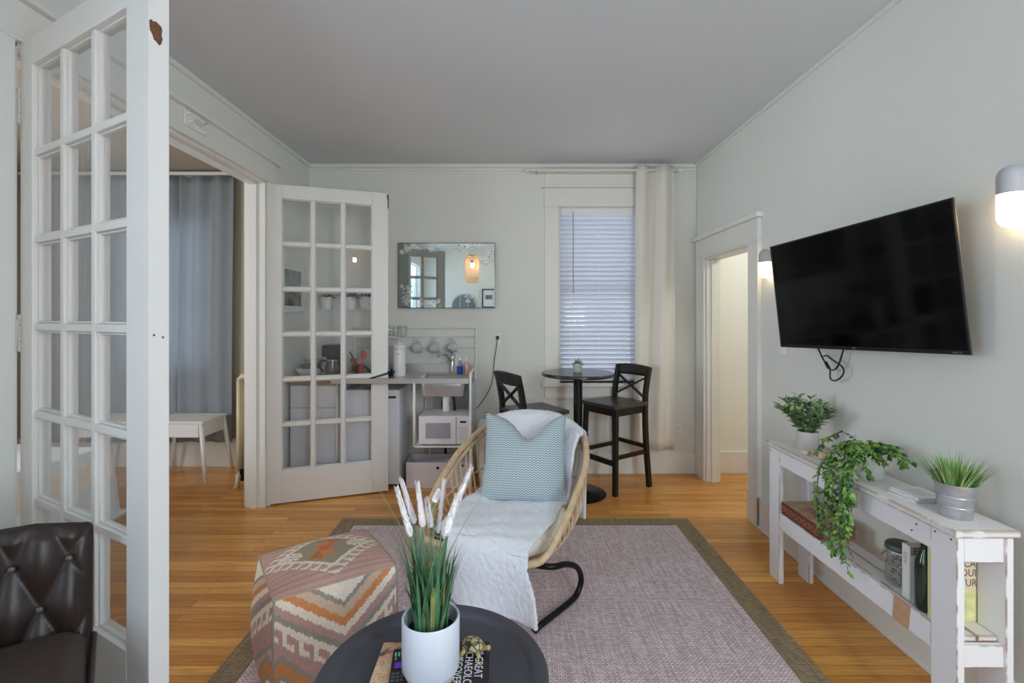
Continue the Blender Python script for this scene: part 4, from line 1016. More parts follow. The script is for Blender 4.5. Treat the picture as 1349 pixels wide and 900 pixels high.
def side_pattern(a, c, ap):
    n = 64; a = (math.floor(a * n) + .5) / n; c = (math.floor(c * n * 1.0) + .5) / n
    # bottom corner triangles
    q = (c - .47) - abs(a - .07) * 1.15
    if q > 0:
        return 'grey' if q < .055 else 'orange' if q < .17 else 'grey' if q < .21 else 'cream' if q < .27 else 'sand'
    t = c + .80 * abs(a - ap)
    if t < .17: return 'cream'
    if t < .215: return 'grey'
    if t < .30: return 'sand'
    if t < .375: return 'orange'
    if t < .45: return 'cream'
    if t < .52: return 'rose'
    if t < .58: return 'grey'
    if t < .64: return 'cream'
    s = (a - ap) * 9; f = s - math.floor(s)
    if t < .76: return 'cream' if (f < .34 or (t > .71 and f < .75)) else 'rose'
    if t < .95: return 'rose'
    if t < 1.0: return 'grey'
    return 'pink'
def pouf():
    A, B, Hh = .475, .42, .425
    t = thing('kilim_pouf', 'square kilim pouf with cream, pink and orange pattern on the rug', 'pouf', (-.762, 2.012, FZ), math.atan2(.256, .378))
    me = bpy.data.meshes.new('pouf_cover'); vs = []; fs = []; cols = []
    N = 72; M = 60
    bul = .028
    def P(a, b, h):   # a along +x (0..1), b: 0 far, 1 near, h 0..1 height -> rounded box point
        x, y, z = (a - .5), (.5 - b), (h - .5)
        X, Y, Z = x * A, y * B, z * Hh
        k = lambda q: max(0, 1 - (2 * q) ** 2)
        # bulge outwards in the middle of each face
        X += math.copysign(bul, x) * abs(2 * x) ** 4 * k(y) * k(z) * 1.3
        Y += math.copysign(bul, y) * abs(2 * y) ** 4 * k(x) * k(z) * 1.3
        Z += math.copysign(bul, z) * abs(2 * z) ** 4 * k(x) * k(y) * (1.2 if z > 0 else 0)
        # round corners
        m = (abs(2 * x) ** 8 + abs(2 * y) ** 8 + abs(2 * z) ** 8) ** (1 / 8)
        r = 1 / max(1, m) ** .45
        return (X * r, Y * r, (Z * (r if z > 0 else 1)) + Hh / 2)
    def face(fn, pf, n, m_):
        o = len(vs)
        for j in range(m_ + 1):
            for i in range(n + 1): vs.append(fn(i / n, j / m_))
        for j in range(m_):
            for i in range(n):
                q = o + j * (n + 1) + i; fs.append((q, q + 1, q + n + 2, q + n + 1)); cols.append(PAL[pf((i + .5) / n, (j + .5) / m_)])
    face(lambda a, b: P(a, b, 1), top_pattern, 96, 96)
    face(lambda a, c: P(a, 1, 1 - c), lambda a, c: side_pattern(a, c, .52), 96, 64)
    face(lambda a, c: P(0, a, 1 - c), lambda a, c: side_pattern(1 - a, c, .75), 96, 64)
    face(lambda a, c: P(1, 1 - a, 1 - c), lambda a, c: side_pattern(a, c, .4), 48, 48)
    face(lambda a, c: P(1 - a, 0, 1 - c), lambda a, c: side_pattern(a, c, .5), 48, 48)
    face(lambda a, b: P(a, b, 0), lambda a, b: 'pink', 8, 8)
    me.from_pydata(vs, [], fs); me.update()
    at = me.color_attributes.new('weave', 'FLOAT_COLOR', 'CORNER'); li = 0; rr = random.Random(2)
    for p, c in zip(me.polygons, cols):
        g = rr.uniform(.93, 1.06); l = lin(c)
        for k in p.loop_indices: at.data[k].color = (l[0] * g, l[1] * g, l[2] * g, 1)
        p.use_smooth = True
    bm = bmesh.new(); bm.from_mesh(me); bmesh.ops.remove_doubles(bm, verts=bm.verts, dist=1e-4); bmesh.ops.recalc_face_normals(bm, faces=bm.faces); bm.to_mesh(me); bm.free()
    m = mat('kilim_wool', (200, 170, 150), .95, bump=(120, .4, .004), spec=.1); nt = m.node_tree
    at_ = nt.nodes.new('ShaderNodeAttribute'); at_.attribute_name = 'weave'; nt.links.new(at_.outputs['Color'], nt.nodes['Principled BSDF'].inputs['Base Color'])
    me.materials.append(m); o = bpy.data.objects.new('pouf_cover', me); COL.objects.link(o); o.parent = t
    SE = mat('seam_grey_thread', (150, 138, 128), .95)
    for (a, b) in ((0, 1), (1, 1), (0, 0)):
        MB().tube([P(a, b, h / 16) for h in range(1, 17)], .004, 6).build('seam', SE, t, smooth=True)
    for k, f in enumerate((lambda s: P(s, 1, 1), lambda s: P(0, s, 1), lambda s: P(1, s, 1), lambda s: P(s, 0, 1))):
        MB().tube([f(s / 16) for s in range(17)], .0035, 6).build('piping', SE if k > 1 else mat('piping_pink', (196, 164, 150), .95), t, smooth=True)
pouf()

# ------------------------------------------------------------------ coffee table and what stands on it
CTX, CTY, CTZ = -.21, 1.333, .445
t = thing('coffee_table', 'round charcoal tray coffee table in front of the rattan chair', 'coffee table', (CTX, CTY, FZ))
CHAR = mat('charcoal_powder_coat', (70, 70, 78), .5, bump=(300, .06, .001))
z = CTZ - FZ
MB().lathe([(.001, z - .004), (.262, z - .004), (.268, z - .001), (.274, z + .010), (.282, z + .0145), (.309, z + .0145), (.315, z + .009), (.315, z - .012), (.309, z - .016), (.001, z - .016)], (0, 0, 0), 96).build('tray_top', CHAR, t, auto=40)
mb = MB()
for k in range(3):
    a = R(90 + 120 * k); c, s = math.cos(a), math.sin(a)
    MB().tube([(.22 * c, .22 * s, z - .016), (.25 * c, .25 * s, .25), (.27 * c, .27 * s, 0)], .011, 10).build('leg', CHAR, t, smooth=True)
MB().tube([(.25 * math.cos(i * math.pi / 16), .25 * math.sin(i * math.pi / 16), .25) for i in range(32)], .008, 8, True).build('leg_ring', CHAR, t, smooth=True)
TZ = CTZ - .004
# book
bk = thing('coffee_table_book', 'large dark archaeology book with mosaic photo on the tray table', 'book', (-.215, 1.31, TZ), R(1))
bw, bd, bh = .156, .128, .028
PAGE = mat('book_page_edges', (222, 214, 198), .8, bump=(300, .3, .002), stretch=(1, 1, 30))
MB().box(-bw + .004, bw - .004, -bd + .004, bd - .003, .003, bh - .003).build('pages', PAGE, bk)
COVK = mat('black_book_cover', (34, 31, 36), .3)
MB().box(-bw, bw, -bd, bd, 0, .003).box(-bw, bw, -bd, bd, bh - .003, bh).box(-bw, bw, -bd, -bd + .003, .003, bh - .003).build('cover', COVK, bk, bevel=.001, seg=1)
def mosaic():
    m = mat('orange_mosaic_print', (200, 140, 100), .35); N = m.node_tree.nodes; L = m.node_tree.links; b = N['Principled BSDF']
    tc = N.new('ShaderNodeTexCoord'); v = N.new('ShaderNodeTexVoronoi'); v.inputs['Scale'].default_value = 190; L.new(tc.outputs['Object'], v.inputs['Vector'])
    n = N.new('ShaderNodeTexNoise'); n.inputs['Scale'].default_value = 16; n.inputs['Detail'].default_value = 2; L.new(tc.outputs['Object'], n.inputs['Vector'])
    cr = N.new('ShaderNodeValToRGB'); e = cr.color_ramp.elements; e[0].position = .36; e[0].color = lin((84, 72, 70)); e[1].position = .62; e[1].color = lin((240, 206, 172))
    q = e.new(.46); q.color = lin((232, 180, 138)); L.new(n.outputs['Fac'], cr.inputs[0])
    mr = N.new('ShaderNodeMapRange'); mr.inputs[3].default_value = 1.1; mr.inputs[4].default_value = .5; mr.inputs[2].default_value = .9; L.new(v.outputs['Distance'], mr.inputs[0])
    s = N.new('ShaderNodeVectorMath'); s.operation = 'SCALE'; L.new(cr.outputs[0], s.inputs[0]); L.new(mr.outputs[0], s.inputs['Scale']); L.new(s.outputs[0], b.inputs['Base Color']); return m
MB().box(-bw + .001, -.045, -bd + .001, bd - .001, bh, bh + .0005).build('cover_photo', mosaic(), bk)
PRW = mat('white_print', (232, 230, 234), .5)
for i, (s, x) in enumerate((('100 GREAT', .128), ('ARCHAEOLOGICAL', .100), ('DISCOVERIES', .072))):
    text('title_lettering', s, .032, PRW, bk, (x, (.045, -.002, .004)[i], bh + .0004), (0, 0, R(-90)), .0002, 'CENTER', .82)
# remote
rm = thing('remote_control', 'black remote control with purple pad lying on the book', 'remote', (-.302, 1.318, TZ + bh), R(8))
MB().box(-.022, .022, -.075, .075, 0, .016).build('body', BLACKP, rm, bevel=.008, seg=4)
MB().box(-.011, .011, -.012, .010, .016, .0185).build('direction_pad', mat('purple_rubber', (112, 54, 206), .4), rm, bevel=.004)
CY = mat('cyan_rubber', (150, 206, 206), .4); PU = MATS['purple_rubber']
mb = MB()
for x in (-.012, -.003, .006): mb.box(x - .002, x + .003, .035, .052, .016, .0178)
mb.box(-.012, -.008, .022, .030, .016, .0178).box(.006, .012, .024, .03, .016, .0178)
mb.build('cyan_buttons', CY, rm, bevel=.001, seg=1)
mb = MB()
for x in (-.012, .0, .012):
    for y in (-.03, -.042, -.055): mb.box(x - .004, x + .004, y - .003, y + .003, .016, .0175)
mb.build('grey_buttons', mat('soft_grey_button', (90, 88, 100), .5), rm, bevel=.001, seg=1)
# white pot with pampas grass
pt = thing('potted_grass', 'tall faux grass with white plumes in white pot on the table', 'plant', (-.212, 1.300, TZ + bh))
PH = .165
MB().lathe([(.055, .002), (.06, .0), (.073, .028)], (0, 0, 0), 48).build('pot_base', mat('raw_stoneware', (196, 188, 180), .85), pt, auto=50)
MB().lathe([(.073, .028), (.0765, .034), (.0765, PH - .003), (.0745, PH), (.070, PH - .003), (.069, PH - .05), (.001, PH - .05)], (0, 0, 0), 56).build('pot', mat('cool_white_glaze', (206, 213, 224), .28), pt, auto=50)
MB().lathe([(.069, PH - .045), (.03, PH - .038), (.001, PH - .036)], (0, 0, 0), 24).build('soil', mat('dark_moss_soil', (46, 40, 34), .95), pt, smooth=True)
GR1 = mat('deep_grass_green', (84, 128, 92), .42, vary=(14, .35)); GR2 = mat('yellow_grass_green', (142, 144, 78), .5, vary=(14, .25))
r = random.Random(21); g1 = MB(); g2 = MB()
for i in range(170):
    a = r.uniform(0, 6.28); q = .045 * math.sqrt(r.random()); b = (q * math.cos(a), q * math.sin(a), PH - .04)
    h = r.uniform(.13, .31); lean = r.uniform(.0, .24) * h + .012; dr = r.uniform(0, .5) ** 2 * h * 2
    aa = a + r.uniform(-1.1, 1.1); c, s = math.cos(aa), math.sin(aa)
    pts = [(b[0] + c * lean * (t / 6) ** 1.6, b[1] + s * lean * (t / 6) ** 1.6, b[2] + h * (t / 6) - dr * (t / 6) ** 3) for t in range(7)]
    (g2 if i % 9 == 0 else g1).blade(pts, r.uniform(.006, .0125))
# a few long arching blades
for (tx, ty, tz, sag) in ((-.13, -.02, .30, .02), (-.20, .02, .44, .03), (.15, .05, .36, .03), (.11, -.04, .27, .04), (-.09, -.09, .23, .06), (.06, -.10, .25, .05), (-.15, .06, .33, .02), (.08, .02, .44, .0)):
    pts = [(tx * (t / 8) ** 1.7, ty * (t / 8) ** 1.7, PH - .04 + (tz + sag) * (t / 8) - sag * (t / 8) ** 3) for t in range(9)]
    (g2 if tx < -.12 or tx > .12 else g1).blade(pts, .006)
g1.build('green_blades', GR1, pt, smooth=True); g2.build('yellow_blades', GR2, pt, smooth=True)
PLUME = mat('white_plume_fluff', (240, 236, 236), .95, sheen=.3)
def plume(b, tip, rad):
    b = Vector(b); tip = Vector(tip); d = tip - b; L_ = d.length; mb = MB(); rr_ = random.Random(int(L_ * 1e5))
    n = 16; pts = [b + d * (i / n) for i in range(n + 1)]
    mb.tube(pts, [rad * (.55 + .5 * math.sin(math.pi * min(1, (i / n) ** .6))) * (1 - .45 * i / n) * .8 for i in range(n + 1)], 10)
    for i in range(190):
        t = rr_.random(); a = rr_.uniform(0, 6.28); ax = d.normalized(); x = ax.cross(Vector((0, 1, 0))).normalized(); y = ax.cross(x)
        o = x * math.cos(a) + y * math.sin(a); R_ = rad * (1.05 - .4 * t)
        mb.blade([b + d * t + o * R_ * .55, b + d * t + o * R_ * .95 + ax * .006, b + d * t + o * R_ * 1.05 + ax * .014], .0035)
    mb.build('plume', PLUME, pt, smooth=True)
    MB().tube([(b.x * .2, b.y * .2, PH - .04), (b.x * .6, b.y * .6, (PH + b.z) / 2), b], .0016, 6).build('stem', GR1, pt, smooth=True)
def rel(px, py, Y): return ((px - 672) / 640 * Y + .212, Y - 1.300, 1.43 - (py - 418) / 640 * Y - TZ - bh)
for (x0, y0, x1, y1, Y, r_) in ((541, 707, 523, 645, 1.30, .0085), (546, 690, 529, 634, 1.34, .008), (557, 694, 550, 638, 1.29, .0085), (568, 695, 562, 660, 1.33, .0085), (577, 702, 585, 635, 1.35, .008), (587, 706, 603, 655, 1.28, .012), (594, 682, 621, 616, 1.33, .010), (572, 662, 577, 650, 1.30, .008)):
    plume(rel(x0, y0, Y), rel(x1, y1, Y + .01), r_)
# tortoise
to = thing('tortoise_figurine', 'small yellow and black tortoise figurine standing on the book', 'figurine', (-.108, 1.398, TZ + bh), R(-12))
SHE = mat('tortoise_shell_yellow', (196, 176, 112), .5); N = SHE.node_tree.nodes; L = SHE.node_tree.links
tc = N.new('ShaderNodeTexCoord'); vo = N.new('ShaderNodeTexVoronoi'); vo.feature = 'DISTANCE_TO_EDGE'; vo.inputs['Scale'].default_value = 62; L.new(tc.outputs['Object'], vo.inputs['Vector'])
cr = N.new('ShaderNodeValToRGB'); cr.color_ramp.elements[0].position = .05; cr.color_ramp.elements[0].color = lin((40, 38, 34)); cr.color_ramp.elements[1].position = .13; cr.color_ramp.elements[1].color = lin((176, 166, 122))
L.new(vo.outputs['Distance'], cr.inputs[0]); L.new(cr.outputs[0], N['Principled BSDF'].inputs['Base Color'])
MB().grid(lambda u, v: (.034 * math.cos(2 * math.pi * u) * math.cos(v * math.pi / 2) ** .7, .026 * math.sin(2 * math.pi * u) * math.cos(v * math.pi / 2) ** .7, .012 + .026 * math.sin(v * math.pi / 2)), 36, 12).build('shell', SHE, to, smooth=True)
SKN = mat('tortoise_skin', (176, 152, 104), .7)
MB().ball((0, 0, .013), .026, 16, 8, (1.2, .9, .25)).build('belly', SKN, to, smooth=True)
MB().tube([(.028, 0, .012), (.040, 0, .015), (.046, -.001, .017)], [.007, .006, .007], 10).ball((.047, -.001, .017), .0075, 10, 8).build('head', SKN, to, smooth=True)
for sx in (-1, 1):
    for sy in (-1, 1): MB().tube([(sx * .018, sy * .018, .012), (sx * .024, sy * .023, .006), (sx * .027, sy * .025, .0)], [.007, .006, .0065], 8).build('leg', SKN, to, smooth=True)
# ------------------------------------------------------------------ brown leather chair, lower left
LEA = mat('dark_brown_leather', (40, 27, 22), .42, vary=(9, .3), bump=(220, .12, .002))
VEL = mat('brown_seat_leather', (56, 43, 36), .6, vary=(40, .18), bump=(160, .2, .002))
t = thing('tufted_armchair', 'dark brown button tufted leather chair at the lower left', 'armchair', (-1.177, 1.36, 0), R(33))
SW = .58; zs, zt = .50, .842
BX_ = [( -.045, .763)]
def backdepth(x, z):
    a = (x + .045) / .114 + (z - .763) / .236; b = (x + .045) / .114 - (z - .763) / .236
    f = (abs(math.sin(math.pi * a)) * abs(math.sin(math.pi * b)))
    return .026 * f ** .75
def bk(u, v):
    x = -SW + SW * u
    z = zs + (zt - zs) * v
    e = min(1, (1 - u) * SW / .03) * min(1, u * SW / .03); tp = min(1, (1 - v) * (zt - zs) / .03)
    d = backdepth(x, z) * (e * tp) ** .6 + .02 * (e * tp) ** .5
    z2 = z + (.022 * min(1, max(0, -x / .12)) - .012 * max(0, 1 + x / .03)) * v ** 3
    return (x + (.0), .035 * (z - zs) / .34 - d + .01, z2)
mb = MB().grid(bk, 100, 64)
o = mb.build('tufted_back', LEA, t, smooth=True)
mb = MB(); pr = []
mb.hexa([(-SW, .0, .16), (0, .0, .16), (0, .055, .16), (-SW, .055, .16)], [(-SW, .045, zt + .004), (0, .045, zt + .004), (0, .085, zt - .01), (-SW, .085, zt - .01)])
mb.build('back_shell', LEA, t, bevel=.018, seg=4)
for bx, bz in [(-.045 - .114 * k, .763) for k in range(5)] + [(-.102 - .114 * k, .645) for k in range(5)]:
    if bx < -SW + .02: continue
    MB().ball((bx, .035 * (bz - zs) / .34 - .018, bz), .0095, 12, 8, (1, .7, 1)).build('button', mat('button_bronze', (84, 74, 68), .35, .2) if 'button_bronze' not in MATS else MATS['button_bronze'], t, smooth=True)
def seatf(u, v):
    x = -SW + (SW + .004 + .03 * min(1, (1 - v) * 2.2)) * u; y = -.53 * (1 - v) - .005
    e = (min(1, (1 - u) * SW / .05) * min(1, u * SW / .05) * min(1, (1 - v) * .53 / .05 + .3)) ** .5
    return (x, y, .525 + .065 * e)
MB().grid(seatf, 40, 40).build('seat_cushion_top', VEL, t, smooth=True)
MB().hexa([(-SW, -.535, .36), (.03, -.535, .36), (.004, -.005, .36), (-SW, -.005, .36)], [(-SW, -.535, .535), (.03, -.535, .535), (.004, -.005, .535), (-SW, -.005, .535)]).build('seat_cushion', VEL, t, bevel=.02, seg=3)
MB().tube([(.033, -.53, .535), (.035, -.25, .54), (.010, -.01, .545)], .008, 8).build('piping', LEA, t, smooth=True)
MB().box(-SW, 0, -.52, .05, .17, .36).build('seat_base', LEA, t, bevel=.012)
for x in (-SW + .05, -.05):
    for y in (-.47, .0): MB().tube([(x, y, .18), (x, y, .0095 if y < -.1 else 0)], [.024, .016], 12).build('leg', BLACKW, t, smooth=True)

# ------------------------------------------------------------------ television
yaw, tilt, roll, TW, TH = .121, .094, .032, 1.0, .5625
r0 = Vector((math.sin(yaw), -math.cos(yaw), 0)); n0 = Vector((-math.cos(yaw), -math.sin(yaw), 0))
u0 = Vector((0, 0, 1)) * math.cos(tilt) + n0 * math.sin(tilt)
rx = r0 * math.cos(roll) + u0 * math.sin(roll); uz = u0 * math.cos(roll) - r0 * math.sin(roll); ny = -(rx.cross(uz) * -1)
yy = uz.cross(rx)
tv = thing('television', 'black flat television tilted on a wall mount above the console', 'television')
Mt = Matrix(((rx.x, yy.x, uz.x, 1.54), (rx.y, yy.y, uz.y, 2.214), (rx.z, yy.z, uz.z, 1.56), (0, 0, 0, 1))); tv.matrix_world = Mt
w, h = TW / 2, TH / 2
MB().box(-w, w, .0, .009, -h, h).box(-w * .9, w * .9, .009, .022, -h * .9, h * .9).box(-w * .7, w * .7, .022, .045, -h * .85, h * .35).build('body', BLACKP, tv, bevel=.003)
MB().box(-w + .008, w - .008, -.0015, .0, -h + .016, h - .008).build('screen', mat('black_screen_glass', (3, 3, 4), .08, spec=.22), tv)
mb = MB().box(-w, -w + .008, -.003, 0, -h, h).box(w - .008, w, -.003, 0, -h, h).box(-w + .008, w - .008, -.003, 0, h - .008, h).box(-w + .008, w - .008, -.003, 0, -h, -h + .016)
mb.build('bezel', mat('dark_bezel', (16, 16, 18), .3), tv, bevel=.001, seg=1)
MB().box(w, w + .0012, .001, .006, -h, h).build('bright_side_trim', mat('brushed_grey_trim', (120, 116, 108), .4, .7), tv)
text('maker_mark', 'TCL', .013, mat('grey_print', (140, 140, 142), .4), tv, (0, -.0032, -h + .0085), (R(90), 0, 0), .0002)
text('platform_mark', 'Roku TV', .009, MATS['grey_print'], tv, (w - .045, -.0032, -h + .0075), (R(90), 0, 0), .0002)
mb = MB().box(-.12, .12, .045, .056, -.12, .10)
mb.build('mount_plate', BLACKM, tv)
mt = thing('wall_mount', 'black wall mount arm holding the television', 'wall mount', (XR, 2.20, 1.56))
MB().box(-.012, 0, -.06, .06, -.12, .12).build('wall_plate', BLACKM, mt)
MB().bar((-.01, -.02, .03), (-.10, .02, .03), .04, .03).bar((-.01, -.02, -.05), (-.10, .02, -.05), .04, .03).build('arm', BLACKM, mt)
cb = thing('television_cable', 'black cable loop dangling below the television', 'cable', (1.66, 2.55, 1.27))
def cw(px, py, X=1.66):
    Y = 640 * X / (px - 672); return (0 + .0, Y - 2.55, 1.43 - (py - 418) / 640 * Y - 1.27)
def cpt(l): return [cw(*p) for p in l]
MB().tube(catmull(cpt([(1076, 455), (1080, 464), (1086, 476), (1093, 485), (1093.5, 496), (1095, 500), (1100, 501.5), (1107, 498), (1111.5, 491), (1110, 484), (1104, 479), (1094, 472), (1089, 468.5), (1085, 469.5)]), 6), .0042, 8).build('cable_loop', BLACKP, cb, smooth=True)
MB().tube(catmull(cpt([(1111.5, 458), (1109, 468), (1105, 480), (1101, 486), (1096, 487.5), (1092, 485)]), 6), .0042, 8).build('cable_end', BLACKP, cb, smooth=True)
MB().tube(cpt([(1087.5, 477), (1089.5, 481), (1092, 485)]), .0085, 8).build('ferrite_plug', BLACKP, cb, smooth=True)

# wall switch plate left below the screen
t = thing('switch_plate', 'tiny white wall plate below the left corner of the television', 'wall plate', (XR - .001, 3.02, 1.222))
MB().box(-.006, 0, -.035, .035, -.022, .022).build('plate', WHITEP, t, bevel=.002)
MB().box(-.009, -.006, -.012, .012, -.008, .008).build('rocker', WHITEP, t, bevel=.001)

# ------------------------------------------------------------------ sconces
GLOW = emit('warm_glowing_globe', (255, 222, 176), 8.5)
SCM = mat('sconce_pale_grey', (172, 173, 178), .5)
def sconce(y, z0, z1, label):
    t = thing('wall_sconce', label, 'wall light', (XR, y, z0), 0, 'capsule wall sconces')
    r_ = .038; zj = (z1 - z0) * .54; zc = z1 - z0
    up = [(r_, zj)] + [(r_ * math.cos(a), zc - r_ + r_ * math.sin(a)) for a in [i * R(90) / 8 for i in range(9)]]
    up[-1] = (.0005, zc)
    MB().lathe([(.001, zj)] + up, (-.05, 0, 0), 32).build('cap', SCM, t, auto=40)
    lo = [(max(.0005, r_ * .985 * math.sin(a)), r_ - r_ * math.cos(a)) for a in [i * R(90) / 8 for i in range(9)]] + [(r_ * .985, zj)]
    MB().lathe(lo, (-.05, 0, 0), 32).build('glass_globe', GLOW, t, smooth=True)
    MB().lathe([(.03, 0), (.03, .02)], (-.02, 0, zj + .03), 20, Matrix.Rotation(R(90), 4, 'Y')).build('wall_plate', SCM, t, auto=40)
    return t
sconce(1.603, 1.726, 1.932, 'capsule wall sconce at the right edge, lower half glowing')
sconce(3.152, 1.684, 1.872, 'capsule wall sconce between doorway and television, lower half glowing')

# ------------------------------------------------------------------ pallet console
CX0, CX1, CY0, CY1, CZ = 1.44, 1.625, 1.565, 2.70, .745
con = thing('console_shelf', 'narrow distressed white plank console with lower shelf at the right wall', 'console', (CX0, CY0, 0))
W_, L_ = CX1 - CX0, CY1 - CY0
MB().box(-.016, W_ + .012, -.012, L_ + .012, CZ - .024, CZ).build('top_board', WORNTOP, con, bevel=.004, seg=1)
for x in (0, W_ - .026):
    for y in (0, L_ - .10): MB().box(x, x + .026, y, y + .10, 0, CZ - .024).build('leg', WORN, con, bevel=.003, seg=1)
mb = MB().box(.004, .022, .10, L_ - .10, CZ - .11, CZ - .024); mb.build('front_apron', WORN, con, bevel=.003, seg=1)
MB().box(W_ - .022, W_ - .004, .10, L_ - .10, CZ - .11, CZ - .024).build('back_apron', WORN, con, bevel=.003, seg=1)
for y in (.006, L_ - .026): MB().box(.026, W_ - .026, y, y + .02, CZ - .11, CZ - .024).build('end_apron', WORN, con, bevel=.003, seg=1)
SZ = .385
for x0, x1 in ((.026, .088), (.092, W_ - .026)): MB().box(x0, x1, .026, L_ - .026, SZ - .018, SZ).build('shelf_plank', WORNTOP, con, bevel=.003, seg=1)
MB().box(.004, .024, .10, L_ - .10, SZ - .09, SZ).build('front_rail', WORN, con, bevel=.003, seg=1)
MB().box(W_ - .024, W_ - .004, .10, L_ - .10, SZ - .09, SZ - .018).build('back_rail', WORN, con, bevel=.003, seg=1)
for y in (.006, L_ - .026): MB().box(.026, W_ - .026, y, y + .02, SZ - .09, SZ - .018).build('end_rail', WORN, con, bevel=.003, seg=1)
q = MB().hexa([(.0025, .195, SZ - .0895), (.0025, .27, SZ - .0895), (.005, .27, SZ - .0895), (.005, .195, SZ - .0895)], [(.0025, .185, SZ - .0005), (.0025, .262, SZ - .0005), (.005, .262, SZ - .0005), (.005, .185, SZ - .0005)])
q.build('bare_wood_patch', mat('bare_pale_wood', (196, 156, 122), .7, vary=(30, .12), stretch=(1, 1, 6)), con)
mb = MB()
for y, z in ((.02, CZ - .04), (.08, CZ - .04), (L_ - .02, CZ - .05), (.16, CZ - .05), (.18, CZ - .08)): mb.lathe([(.003, 0), (.003, .002)], (-.0005 if y < .1 or y > 1 else .003, y, z), 8, Matrix.Rotation(R(-90), 4, 'Y'))
mb.build('nail_heads', mat('dark_nail', (70, 66, 64), .5, .6), con)

# leafy plant in grey pot
LEAF1 = mat('blue_green_leaf', (104, 136, 96), .45, vary=(24, .35)); LEAF2 = mat('fresh_green_leaf', (112, 152, 68), .42, vary=(26, .3)); LEAF3 = mat('dark_green_leaf', (58, 92, 54), .5, vary=(24, .3))
STEM = mat('green_stem', (86, 102, 58), .6)
GPOT = mat('warm_grey_pot', (196, 192, 192), .6)
p = thing('leafy_plant', 'bushy green plant in a plain grey pot on the console end', 'plant', (1.532, 2.50, CZ))
MB().lathe([(.047, 0), (.05, .003), (.051, .098), (.047, .10), (.045, .085), (.001, .085)], (0, 0, 0), 40).build('pot', GPOT, p, auto=50)
r = random.Random(31); a1 = MB(); a2 = MB(); sm_ = MB()
for i in range(34):
    a = r.uniform(0, 6.28); el = r.uniform(.75, 1.5); Ls = r.uniform(.11, .185)
    d = Vector((math.cos(a) * math.cos(el), math.sin(a) * math.cos(el), math.sin(el)))
    b = Vector((.025 * math.cos(a), .025 * math.sin(a), .085)); pts = [b + d * Ls * s / 6 + Vector((0, 0, .02 * math.sin(s / 6 * 3.1))) for s in range(7)]
    if pts[-1].x > .155: pts = [Vector((min(q.x, .15), q.y, q.z)) for q in pts]
    sm_.tube(pts, .0016, 5)
    for s in range(1, 7):
        for k in range(3):
            an = r.uniform(0, 6.28); dd = (d * .6 + Vector((math.cos(an), math.sin(an), r.uniform(-.2, .7))) * .8)
            q = pts[s]
            if q.x + dd.x * .04 > .165: dd.x = -abs(dd.x)
            (a1 if r.random() < .55 else a2).leaf(q, dd, r.uniform(.03, .046), r.uniform(.014, .02), (r.uniform(-.5, .5), r.uniform(-.5, .5), 1), .25)
sm_.build('stems', STEM, p, smooth=True); a1.build('leaves', LEAF1, p, smooth=True); a2.build('light_leaves', mat('mid_green_leaf', (128, 156, 92), .45, vary=(24, .3)), p, smooth=True)

# pale stones
st_ = thing('rough_shell', 'beige rough shell lying by the grey plant pot', 'shell', (1.515, 2.365, CZ)); r = random.Random(5)
def stone(c, rad, sc, seed, name, m, par):
    rr_ = random.Random(seed); ph = [rr_.uniform(0, 6) for _ in range(6)]
    def f(u, v):
        a = 2 * math.pi * u; b = math.pi * (v - .5)
        q = rad * (1 + .16 * math.sin(3 * a + ph[0]) * math.cos(b) + .1 * math.sin(7 * a + ph[1] + 3 * b) * math.cos(b) + .08 * math.sin(5 * b + ph[2]))
        return (c[0] + q * sc[0] * math.cos(a) * math.cos(b), c[1] + q * sc[1] * math.sin(a) * math.cos(b), max(0, c[2] + q * sc[2] * math.sin(b)))
    return MB().grid(f, 32, 18).build(name, m, par, smooth=True)
SHL = mat('beige_shell', (204, 182, 154), .8, vary=(60, .2), bump=(120, .5, .006))
stone((0, 0, .016), .045, (.8, 1, .5), 1, 'shell_body', SHL, st_)
s2 = thing('pale_pebble', 'small pale pebble beside the rough shell', 'pebble', (1.475, 2.43, CZ))
stone((0, 0, .008), .022, (.9, 1, .5), 3, 'pebble_body', mat('pale_pebble_stone', (216, 208, 196), .8), s2)

# trailing plant
p = thing('trailing_plant', 'trailing vine in white pot spilling over the console edge', 'plant', (1.545, 2.085, CZ))
MB().lathe([(.045, 0), (.048, .003), (.060, .105), (.0615, .11), (.057, .11), (.054, .09), (.001, .09)], (0, 0, 0), 40).build('pot', mat('white_glazed_pot', (232, 236, 232), .3), p, auto=50)
r = random.Random(77); v1 = MB(); v2 = MB(); vs_ = MB()
def vine(pts, dens, sz=1):
    pts = catmull(pts, 10); vs_.tube(pts, .0013, 5); m = len(pts)
    for i in range(2, m):
        if r.random() > dens: continue
        for k in range(2):
            t_ = (pts[i] - pts[i - 1]).normalized(); a = r.uniform(0, 6.28)
            d = Vector((math.cos(a) - .35, math.sin(a), r.uniform(-.7, .35))) + t_ * .4
            if pts[i].x + d.x * .03 > .145: d.x = -abs(d.x)
            (v1 if r.random() < .72 else v2).leaf(pts[i], d, r.uniform(.018, .030) * sz, r.uniform(.011, .018) * sz, (-.6 + r.uniform(-.5, .5), r.uniform(-.7, .7), .8), .3)
ex = -.165
